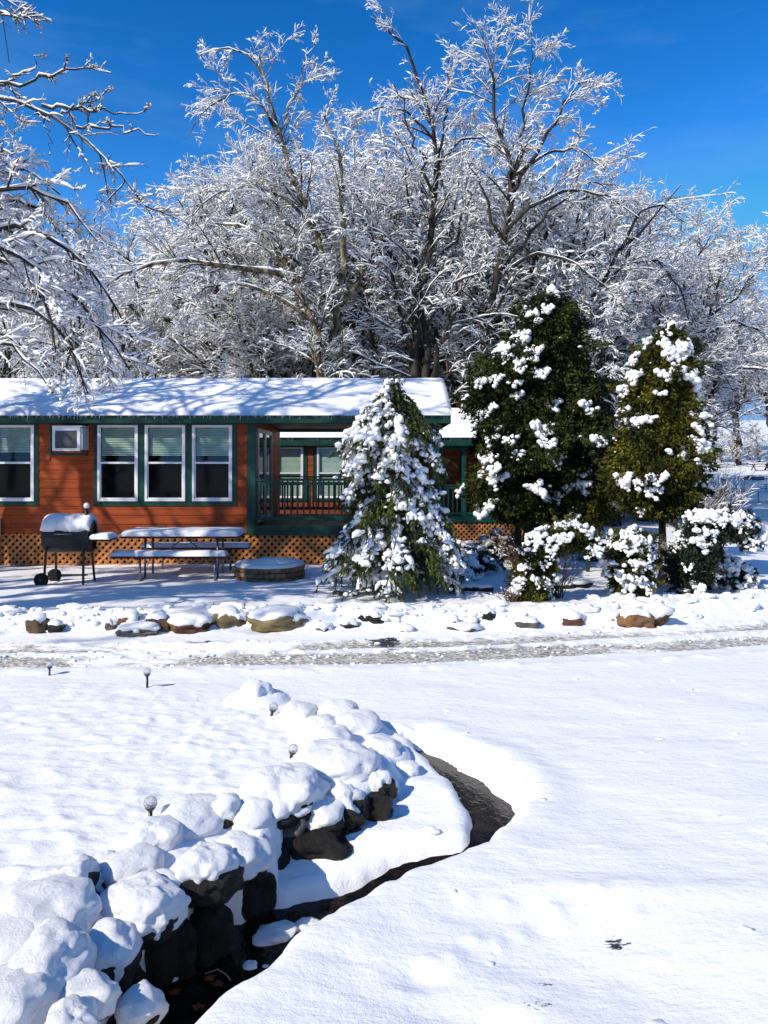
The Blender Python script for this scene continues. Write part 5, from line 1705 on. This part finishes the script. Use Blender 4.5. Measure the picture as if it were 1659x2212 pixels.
def cedar(label, axis, prof, base, group=None, mk='cedar', n_spray=2600, n_clump=50, leaf=.085, clump_r=.065, clump_n=(4, 11), seed=0, trunk=.07, stems=1, left_bias=.0,
          name='cedar_tree', snow_top=True, lobe=.28, cat='tree', t_snow=0.0, nleaf=9, trunk_mat='bark'):
    """foliage round an axis polyline; prof = [(t, radius)] from bottom to top"""
    global rng
    old = rng; rng = np.random.default_rng(seed + 1000)
    t_ = thing(name, base, label, cat, group)
    A = resample(axis, 40)
    tt = np.linspace(0, 1, 40)
    pt = np.array(prof)

    def at(t):
        c = np.stack([np.interp(t, tt, A[:, k]) for k in range(3)], -1)
        c2_ = np.stack([np.interp(np.minimum(t + .03, 1.0), tt, A[:, k]) for k in range(3)], -1)
        c1_ = np.stack([np.interp(np.maximum(t - .03, 0), tt, A[:, k]) for k in range(3)], -1)
        return c, nrm(c2_ - c1_), np.interp(t, pt[:, 0], pt[:, 1])

    def surf(n, rho):
        w = np.interp(np.linspace(0, 1, 400), pt[:, 0], pt[:, 1]) + .02; w = np.cumsum(w) / w.sum()
        t = np.interp(rng.random(n), w, np.linspace(0, 1, 400))
        c, tn, r = at(t)
        u = nrm(np.cross(tn, np.tile(np.array([.13, 1, .05]), (n, 1)))); v = np.cross(tn, u)
        ph = rng.uniform(0, 2 * np.pi, n)
        rad = u * np.cos(ph)[:, None] + v * np.sin(ph)[:, None]
        lob = 1 + lobe * 1.25 * noise3(np.stack([np.cos(ph) * 1.5, np.sin(ph) * 1.5, t * 6], -1) + seed, seed) + lobe * 1.0 * noise3(np.stack([np.cos(ph) * 3.2, np.sin(ph) * 3.2, t * 14], -1) + seed, seed + 1) + lobe * .5 * noise3(np.stack([np.cos(ph) * 8, np.sin(ph) * 8, t * 32], -1) + seed, seed + 2)
        return c + rad * (r * lob * rho)[:, None], rad, t, lob
    gf = G()
    rho = 1 - .55 * rng.random(n_spray) ** 2.2
    C, rad, t, lob = surf(n_spray, rho)
    n_ = len(C)
    sp = nrm(rad + np.array([0, 0, .15]) + .45 * rng.normal(size=(n_, 3)))
    k = nleaf
    CC = np.repeat(C, k, 0); sp2_ = np.repeat(sp, k, 0)
    CC = CC + sp2_ * (rng.random(len(CC)) * leaf * 1.5)[:, None] + rng.normal(size=CC.shape) * leaf * .28
    dd_ = nrm(sp2_ * .8 + rng.normal(size=CC.shape) * .55 + np.array([0, 0, -.35]))
    leaflets(gf, CC, dd_, leaf * rng.uniform(.6, 1.3, len(CC)), leaf * .20 * rng.uniform(.7, 1.4, len(CC)))
    # branch tips standing out of the crown
    nt_ = n_spray // 45
    Ct, radt, tt_, _ = surf(nt_, rng.uniform(.92, 1.10, nt_))
    q_ = 75
    Ct = np.repeat(Ct, q_, 0); dt_ = np.repeat(nrm(radt + np.array([0, 0, .25]) + .3 * rng.normal(size=(nt_, 3))), q_, 0)
    uu = rng.random(len(Ct))
    Ct = Ct + dt_ * (uu * leaf * 3.4)[:, None] + rng.normal(size=Ct.shape) * leaf * (.75 * (1.15 - uu))[:, None]
    leaflets(gf, Ct, nrm(dt_ + rng.normal(size=Ct.shape) * .55 + np.array([0, 0, -.2])), leaf * rng.uniform(.7, 1.4, len(Ct)), leaf * .2 * rng.uniform(.7, 1.4, len(Ct)))
    # inner shade filler
    ni = n_spray
    Ci, radi, ti, _ = surf(ni, .15 + .62 * rng.random(ni) ** .6)
    leaflets(gf, Ci, nrm(radi * .3 + rng.normal(size=(ni, 3))), leaf * 2.0 * rng.uniform(.7, 1.3, ni), leaf * .7 * np.ones(ni))
    stuff(gf.build('crown', M[mk], t_, False))
    # trunk and limbs
    gb = G()
    b = np.array(base, float)
    for s in range(stems):
        off = rng.normal(size=3) * [.13, .1, 0] * (stems > 1)
        P = resample([b + off * .4 + [0, 0, -.05], (b + A[0]) / 2 + off, A[0] + off * 1.4, A[14] + off, A[30]], 12)
        gb.tubes(P[None], np.linspace(trunk / math.sqrt(stems), trunk * .25, 12)[None], 8, jitter=.1)
    nb_ = 60
    tb_ = rng.uniform(.0, .85, nb_); c, tn, r = at(tb_)
    u = nrm(np.cross(tn, rng.normal(size=(nb_, 3))))
    P = np.stack([c, c + u * (r * .35)[:, None] + tn * (r * .15)[:, None], c + u * (r * .7)[:, None] + tn * (r * .2)[:, None], c + u * (r * .95)[:, None] + tn * (r * .1)[:, None]], 1)
    gb.tubes(P, np.tile(np.linspace(.016, .004, 4), (nb_, 1)), 4)
    gb.build('trunk', M[trunk_mat], t_, True)
    # snow
    gs = G()
    Cc, radc, tc_, lobc = surf(n_clump * 6, np.full(n_clump * 6, .97))
    sc_ = radc[:, 2] * 1.6 + tc_ * .9 + lobc * .9 - radc[:, 0] * left_bias + rng.normal(size=len(Cc)) * .85 - (radc[:, 1] > .3) * .3
    o_ = np.argsort(-sc_)[:n_clump]
    allC = []; allR = []
    for i in o_:
        m_ = int(rng.integers(*clump_n) * 2.1); sc1 = rng.uniform(.6, 1.35)
        side = nrm(np.cross(radc[i], [0, 0, 1.0]))
        for j in range(m_):
            u = rng.uniform(-1, 1); w = rng.random()
            w2_ = w * (1.25 - abs(u))
            p = Cc[i] + side * u * clump_r * 1.7 * sc1 + radc[i] * (w * .9 + .55) * clump_r * 1.5 + np.array([0, 0, 1]) * (clump_r * .6 - clump_r * 2.3 * w2_ * sc1) + rng.normal(size=3) * clump_r * .12
            allC.append(p); allR.append(clump_r * sc1 * rng.uniform(.28, .78) * (1.15 - .4 * w))
    if snow_top:
        c, tn, r = at(np.array([.93, .97, 1.0]))
        for q in range(10):
            i = q % 3; allC.append(c[i] + rng.normal(size=3) * r[i] * .4 + np.array([0, 0, clump_r * .3])); allR.append(clump_r * rng.uniform(.7, 1.2))
    blobs(gs, np.array(allC), np.array(allR), .85, 1, .35)
    # dusting: small clumps
    Cd, radd, td, _ = surf(n_clump * 4, np.full(n_clump * 4, 1.0))
    kd = (radd[:, 2] + rng.normal(size=len(Cd)) * .6 + td * .4) > .35
    blobs(gs, Cd[kd] + [0, 0, .015], clump_r * rng.uniform(.15, .42, kd.sum()), .7, 1)
    stuff(gs.build('snow_load', M['snow_soft'], t_, True))
    rng = old
    return t_


def ax(pts, Y_): return [PX(a, b_, Y_) for a, b_ in pts]


# large cedar, multi stem
Yc = 15.2
b0 = np.array([PX(1130, 0, Yc)[0], Yc, gz(PX(1130, 0, Yc)[0], Yc)])
cedar('largest dark cedar with brown lower stems and a snow crown at its pointed top', ax([(1150, 1125), (1160, 1000), (1170, 850), (1185, 720), (1192, 640)], Yc),
      [(0, .6), (.05, .9), (.15, 1.05), (.36, 1.05), (.57, .92), (.71, .66), (.88, .42), (.96, .30), (1, .16)], tuple(b0), mk='cedar', n_spray=9500, n_clump=74, leaf=.095, clump_r=.104,
      seed=3, stems=5, trunk=.16, left_bias=.5, lobe=.40, clump_n=(5, 16))
# golden cedar
Yc = 13.2
b0 = np.array([PX(1432, 0, Yc)[0], Yc, gz(PX(1432, 0, Yc)[0], Yc)])
cedar('golden brown cedar on a bare dark trunk with a snowy tip', ax([(1430, 1110), (1425, 1000), (1425, 880), (1435, 790), (1450, 715)], Yc),
      [(0, .34), (.1, .52), (.3, .60), (.5, .54), (.7, .40), (.85, .27), (.95, .17), (1, .08)], tuple(b0), mk='cedar_gold', n_spray=6500, n_clump=70, leaf=.080, clump_r=.090,
      seed=5, trunk=.085, left_bias=-.2, lobe=.42, clump_n=(5, 14))
# side lobe of foliage between them
Yc = 14.4
cedar('small golden cedar tucked between the two big ones', ax([(1270, 1130), (1275, 1080), (1285, 1020), (1275, 990)], Yc),
      [(0, .28), (.3, .42), (.7, .36), (1, .12)], (PX(1270, 0, Yc)[0], Yc, .1), mk='cedar_gold', n_spray=1500, n_clump=24, leaf=.06, clump_r=.075, seed=8, trunk=.04, lobe=.3)
# bent small cedars
Yc = 11.3
cedar('small cedar bowed to the right into an arch by its snow', ax([(1145, 1298), (1150, 1240), (1165, 1190), (1210, 1160), (1255, 1160), (1285, 1190)], Yc),
      [(0, .16), (.2, .23), (.42, .21), (.6, .14), (.8, .11), (1, .05)], tuple(GP(1145, 1302, .13)) + (.10,), mk='cedar_gold', n_spray=1900, n_clump=69, leaf=.05, clump_r=0.060, seed=11, trunk=.03,
      lobe=.25)
Yc = 11.7
cedar('stubby upright cedar with a flat white top beside the bare trunk', ax([(1360, 1280), (1362, 1230), (1368, 1180), (1372, 1148)], Yc),
      [(0, .20), (.3, .26), (.7, .25), (.92, .24), (1, .12)], tuple(GP(1360, 1286, .13)) + (.10,), mk='cedar_gold', n_spray=1900, n_clump=66, leaf=.05, clump_r=0.060, seed=12, trunk=.03, lobe=.25)
Yc = 12.0
cedar('shaded cedar at the right bowed low over the snow', ax([(1495, 1262), (1495, 1200), (1505, 1160), (1550, 1135), (1600, 1140), (1640, 1175)], Yc),
      [(0, .20), (.2, .28), (.42, .26), (.6, .17), (.8, .13), (1, .06)], tuple(GP(1495, 1266, .13)) + (.10,), mk='shrub_green', n_spray=2300, n_clump=78, leaf=.055, clump_r=0.069, seed=13, trunk=.03,
      lobe=.25)
# low evergreen shrubs behind
for i, (px_, py_, Y_, w, h, lab) in enumerate([
    (1000, 1205, 14.5, .55, .42, 'low snow blanketed shrub right behind the spruce'),
    (1080, 1165, 17.5, .40, .50, 'dark evergreen shrub under the left of the large cedar'),
    (975, 1215, 13.6, .40, .36, 'small shaded shrub touching the spruce skirt'),
    (1290, 1160, 17.0, .6, .3, 'flat white shrub beyond the arching cedar'),
    (1030, 1225, 14.6, .30, .18, 'little snow hump of a shrub on the shaded lawn'),
    (1560, 1240, 12.6, .38, .45, 'drooping dark shrub at the foot of the shaded cedar')]):
    X_ = (px_ - 829.5) / F * Y_; z_ = gz(X_, Y_)
    cedar(lab, [(X_, Y_, z_), (X_, Y_, z_ + h * .5), (X_ + .02, Y_, z_ + h)], [(0, w * .9), (.4, w), (.8, w * .75), (1, w * .4)], (X_, Y_, z_), 'low shrubs in the yard', mk='shrub_green',
          n_spray=900, n_clump=42, leaf=.05, clump_r=.075, seed=20 + i, trunk=.02, name='evergreen_shrub', cat='shrub', lobe=.2)


# weeping spruce
def spruce(base, top, Rb, label):
    global rng
    old = rng; rng = np.random.default_rng(77)
    base = np.array(base, float)
    t_ = thing('spruce_tree', tuple(base), label, 'tree')
    Ht = top - base[2]
    gb = G(); gf = G(); gs = G()
    tr_ = resample([base, base + [0.02, 0, Ht * .5], base + [.0, 0, Ht * .86], base + [.03, 0, Ht]], 14)
    gb.tubes(tr_[None], np.linspace(.07, .008, 14)[None], 8)
    nb_ = 150
    BP = []; BR = []
    for i in range(nb_):
        f = (i + rng.random()) / nb_
        f = f ** 1.15
        z = .05 + f * .91                       # attachment, fraction of height
        if z > .87 and rng.random() < .3: continue
        R = Rb * np.interp(z, [0, .10, .3, .5, .7, .80, .86, .91, .95, 1.0], [1.0, 1.05, .97, .86, .76, .68, .50, .14, .05, .03]) * rng.uniform(.78, 1.12)
        a = i * 2.39996 + rng.uniform(-.3, .3)
        d_ = np.array([math.cos(a), math.sin(a), 0])
        p0 = base + [0, 0, z * Ht + (.1 if z < .8 else .06)]
        drop = np.interp(z, [.1, .3, .86, .95], [.20, .48, .40, .02]) * rng.uniform(.7, 1.2) * min(1, R + .35)
        P = [p0 + d_ * R * s + np.array([0, 0, .10 * R * math.sin(s * 2.6) - drop * s ** 2.0]) + rng.normal(size=3) * .012 for s in np.linspace(0, 1, 8)]
        for p in P: p[2] = max(p[2], base[2] + .06)
        BP.append(P); BR.append(R)
    BP = np.array(BP); BR = np.array(BR)
    gb.tubes(BP, np.tile(np.linspace(.016, .004, 8), (len(BP), 1)), 4)
    # hanging branchlets
    P2, R2_ = grow(BP, np.full(BP.shape[:2], .006), 13, .22, 1, (35, 70), .3, 6, .34, .10, -.25, 1, .003, .2, R_len=np.repeat(.17 + .10 * BR, 13))
    gb.tubes(P2, R2_, 3)
    allp = np.concatenate([P2.reshape(-1, 3)])
    # needles along branchlets
    def needles(P, per, ln, spread):
        N, K, _ = P.shape
        s = rng.random((N, per)) * (K - 1); i0 = np.minimum(s.astype(int), K - 2); f = (s - i0)[..., None]
        ar = np.arange(N)[:, None]
        p = (P[ar, i0] * (1 - f) + P[ar, i0 + 1] * f).reshape(-1, 3); t = nrm(P[ar, i0 + 1] - P[ar, i0]).reshape(-1, 3)
        dn = nrm(t * 1.0 + spread * rng.normal(size=p.shape) + np.array([0, 0, -.25]))
        leaflets(gf, p, dn, ln * rng.uniform(.7, 1.3, len(p)), ln * .13 * np.ones(len(p)))
    needles(P2, 26, .075, .42); needles(BP, 50, .08, .5)
    gb.build('trunk', M['bark'], t_, True); stuff(gf.build('crown', M['spruce'], t_, False))
    # snow: broad rolls on the boughs, fingers on the branchlets, in patches
    pn = noise3(BP[:, 5] * 1.7 + 4, 9)
    face = BP[:, -1] - base; lf = -.25 * face[:, 0] - .15 * face[:, 1]
    zf = (BP[:, 0, 2] - base[2]) / Ht
    sel = (pn + rng.normal(size=len(pn)) * .25 + .1 + lf * .3) > -.10
    q = BP[sel][:, 2:]
    K = q.shape[1]
    rr = (.055 + .022 * rng.random((len(q), 1))) * np.array([.35, .8, 1.1, 1.15, .95, .5])[None, :K] * rng.uniform(.5, 1.35, (len(q), K)) * np.clip(BR[sel] / Rb + .35, .5, 1)[:, None]
    q = q.copy(); q[..., 2] += rr * .5
    gs.tubes(q, rr, 8, squash=.58, jitter=.25)
    sel2 = np.repeat(sel, 13)
    sel2 = sel2 & (rng.random(len(sel2)) < .25) | (rng.random(len(sel2)) < .02)
    q = P2[sel2]
    rr = (.026 + .016 * rng.random((len(q), 1))) * np.array([.8, 1.15, 1.2, 1.05, .8, .25])[None] * rng.uniform(.65, 1.35, (len(q), 6))
    rr = np.maximum(rr, .006)
    q = q.copy(); out_ = nrm((q[:, -1] - (base * [1, 1, 0] + [0, 0, 0])) * [1, 1, 0])[:, None, :]
    q += out_ * rr[..., None] * .55 + np.array([0, 0, 1]) * rr[..., None] * .5
    gs.tubes(q[:, :5], rr[:, :5] * np.array([.8, 1, 1, .9, .3]), 6, squash=1.0, jitter=.22)
    bi = np.where(np.repeat(sel, 13) & (rng.random(len(P2)) < .34))[0]
    kk = rng.integers(1, 6, len(bi))
    blobs(gs, P2[bi, kk] + nrm((P2[bi, kk] - base) * [1, 1, 0]) * .02 + [0, 0, .012], rng.uniform(.026, .072, len(bi)), .85, 1, .35)
    # granular pads of snow lying across the boughs
    qi = np.where(sel)[0]; mm = 30
    bi_ = np.repeat(qi, mm); fs = 1.6 + 5.3 * rng.random(len(bi_)) ** .8; f0 = np.minimum(fs.astype(int), 6); ff = (fs - f0)[:, None]
    c_ = BP[bi_, f0] * (1 - ff) + BP[bi_, f0 + 1] * ff
    o2 = nrm((BP[bi_, 7] - BP[bi_, 0]) * [1, 1, 0]); s2 = np.cross(o2, [0, 0, 1.0])
    lat = rng.normal(size=len(bi_)) * .065 * np.clip(BR[bi_] / Rb + .3, .5, 1.2)
    c_ = c_ + s2 * lat[:, None] + np.array([0, 0, 1]) * (.035 - 3.2 * lat ** 2 - rng.random(len(bi_)) ** 2 * .11)[:, None] + o2 * (.03 * rng.random((len(bi_), 1)))
    blobs(gs, c_, rng.uniform(.016, .046, len(bi_)) * np.clip(BR[bi_] / Rb + .4, .6, 1.1), .85, 1, .35)
    # clumps at the junctions
    ci = rng.choice(np.where(sel)[0], 330)
    s_ = rng.integers(3, 8, 330); C = BP[ci, s_] + rng.normal(size=(330, 3)) * .055 + [0, 0, .02]
    blobs(gs, C, rng.uniform(.03, .08, 330) * np.clip(BR[ci] / Rb + .3, .5, 1), .75, 2)
    stuff(gs.build('snow_load', M['snow_soft'], t_, True))
    rng = old
    return t_


Ys = 12.0
sxp = PX(850, 0, Ys)[0]
spruce((sxp, Ys, gz(sxp, Ys)), H - (812 - 1000) / F * Ys, 1.02, 'weeping spruce loaded with drooping snow standing before the porch')

# bare brush
def brush(label, px_, py_, Y_, h, w, n_, seed, mk='brush', snow=.35, sn=.012):
    global rng
    old = rng; rng = np.random.default_rng(seed)
    X_ = (px_ - 829.5) / F * Y_; z_ = gz(X_, Y_)
    t_ = thing('bare_bush', (X_, Y_, z_), label, 'bush')
    P = np.zeros((n_, 6, 3)); P[:, 0] = [X_, Y_, z_ - .02]; P[:, 0, :2] += rng.normal(size=(n_, 2)) * w * .15
    d_ = nrm(np.concatenate([rng.normal(size=(n_, 2)) * w / h * .7, np.ones((n_, 1))], 1))
    for k in range(1, 6):
        P[:, k] = P[:, k - 1] + d_ * h / 5 * rng.uniform(.7, 1.1, (n_, 1)); d_ = nrm(d_ + rng.normal(size=(n_, 3)) * .12 + [0, 0, -.03])
    R = np.tile(np.linspace(.008, .003, 6), (n_, 1))
    P2, R2_ = grow(P, R, 7, .3, 1, (20, 50), .32, 4, .04, .12, .1, .7, .003)
    G().tubes(P, R, 4).tubes(P2, R2_, 3).build('stems', M[mk], t_)
    g = G(); snow_on(g, P2, R2_, sn, 1, 4, snow); stuff(g.build('snow_load', M['snow_soft'], t_, True))
    rng = old
    return t_


brush('brown leafless stems under the large cedar', 1120, 1200, 15.6, 1.0, .7, 60, 1)
brush('fine bare bush between the stubby cedar and the trunk', 1400, 1250, 12.8, .85, .6, 45, 2, 'twig')
brush('reddish twiggy bush at the foot of the arching cedar', 1105, 1300, 11.2, .28, .22, 40, 3, 'brush', .5)
brush('bare bush against the far field left of the post', 1525, 1100, 24, 2.1, 1.2, 60, 4, 'twig', .5, .018)
brush('sparse twigs right of the arching cedar', 1205, 1290, 11.6, .7, .35, 26, 5, 'twig', .3)
brush('wiry bush left of the shaded cedar', 1455, 1240, 12.9, .8, .5, 40, 6, 'twig', .5)
brush('snowy thicket of twigs behind the golden cedar', 1560, 1080, 30, 2.6, 1.8, 60, 7, 'twig', .7, .022)

# mulch patch with stones at the spruce foot
X_, Y_ = GP(745, 1290, .13)
boulder((X_ + .02, Y_ + .1, .17), (.20, .12, .06), 'flat brown stone peeping out at the left foot of the spruce', None, M['rock_brown'], cap=.02, thr=.6, seed=301, lv=3, name='edging_rock')
for i, (px_, py_, w, lab) in enumerate([(1020, 1277, 46, 'dark stone in the shaded row behind the spruce'), (1045, 1279, 36, 'second dark stone of the shaded row'), (990, 1278, 34, 'low dark stone nearest the spruce in the shaded row'),
                                        (1470, 1284, 60, 'thin dark flat stone right of the cedar trunk'), (1250, 1268, 60, 'snow capped stone on the shaded lawn'), (1215, 1272, 50, 'dark edged stone beside the capped one')]):
    X_, Y_ = GP(px_, py_, .14); r = w * .5 / F * Y_
    boulder((X_, Y_, gz(X_, Y_) + .02), (r, r * .7, .06), lab, 'stones set in the yard', M['rock_dark'], cap=.03, thr=.35, seed=320 + i, lv=3, name='edging_rock')

# ------------------------------------------------------------------ far field: rails, post, picnic tables
def rail_fence(Y_, x0p, x1p, zt_, zb_, posts, lab):
    X0 = (x0p - 829.5) / F * Y_; X1_ = (x1p - 829.5) / F * Y_
    ztw = H - (zt_ - 1000) / F * Y_; zbw = H - (zb_ - 1000) / F * Y_
    t_ = thing('rail_fence', (X0, Y_, zbw), lab, 'fence')
    G().tube([(X0, Y_, ztw), (X1_, Y_, ztw - .05)], .035, 6).build('rail', M['steel'], t_, True)
    G().tube([(X0, Y_, zbw + (ztw - zbw) * .12), (X1_, Y_, zbw + (ztw - zbw) * .1)], .02, 6).build('rail', M['steel'], t_, True)
    for p in posts:
        x = (p - 829.5) / F * Y_
        G().tube([(x, Y_, min(zbw - .3, gz(x, Y_) - .1)), (x, Y_, ztw)], .035, 6).build('fence_post', M['steel'], t_, True)
    return t_


rail_fence(50, 1568, 1860, 1062, 1087, [1569, 1638, 1707, 1776, 1845], 'nearer thin pipe rail fence across the snowy field')
rail_fence(60, 1560, 1860, 1034, 1058, [1562, 1608, 1655, 1702, 1749, 1796, 1843], 'farther pipe rail fence higher up the snowy field')
Yp = 40
xx = (1563 - 829.5) / F * Yp
zt_ = H - (1034 - 1000) / F * Yp; zg = gz(xx, Yp)
t_ = thing('service_post', (xx, Yp, zg), 'dark stubby post with a grey box at the edge of the far field', 'post')
G().tube([(xx - .05, Yp, zg - .1), (xx - .03, Yp, zg + .35), (xx - .07, Yp, zg + .9), (xx + .02, Yp, zg + 1.3), (xx + .0, Yp, zt_)], [.15, .13, .17, .10, .14], 10).build('post', M['wood_post'], t_, True)
G().box(xx - .42, xx - .2, Yp - .1, Yp + .1, zg + .3, zg + .75).build('box', M['sign_grey'], t_)
D, Fc = ICO[2]
G().add(D * [.15, .15, .06] + [xx, Yp, zt_ + .02], Fc).build('snow_cap', M['snow_soft'], t_, True)
for i, (px_, lab) in enumerate([(1642, 'left of the two tiny picnic tables at the far wood edge'), (1672, 'tiny picnic table cut by the right edge at the wood edge')]):
    Yf = 82; xx = (px_ - 829.5) / F * Yf; z_ = gz(xx, Yf)
    t_ = thing('picnic_table', (xx, Yf, z_), lab, 'picnic table', 'far picnic tables')
    G().box(xx - 1.0, xx + 1.0, Yf - .4, Yf + .4, z_ + .7, z_ + .76).build('table_top', M['wood_post'], t_)
    for s in (-1, 1): G().box(xx - 1.0, xx + 1.0, Yf + s * .75 - .15, Yf + s * .75 + .15, z_ + .4, z_ + .45).build('bench', M['wood_post'], t_)
    for s in (-1, 1): G().bar((xx + s * .7, Yf - .7, z_ - .1), (xx + s * .7, Yf + .3, z_ + .7), .08, .08).bar((xx + s * .7, Yf + .7, z_ - .1), (xx + s * .7, Yf - .3, z_ + .7), .08, .08).build('leg', M['wood_post'], t_)
    G().box(xx - 1.02, xx + 1.02, Yf - .42, Yf + .42, z_ + .761, z_ + .86).build('snow', M['snow_soft'], t_)
xx = (1640 - 829.5) / F * 70; z_ = gz(xx, 70)
boulder((xx - .5, 70, z_ + .05), (.8, .5, .35), 'grey boulder lying alone on the far field', None, M['rock_grey'], cap=.05, thr=.5, seed=90, lv=3)

for o in bpy.data.objects:
    if '_o' in o: del o['_o']
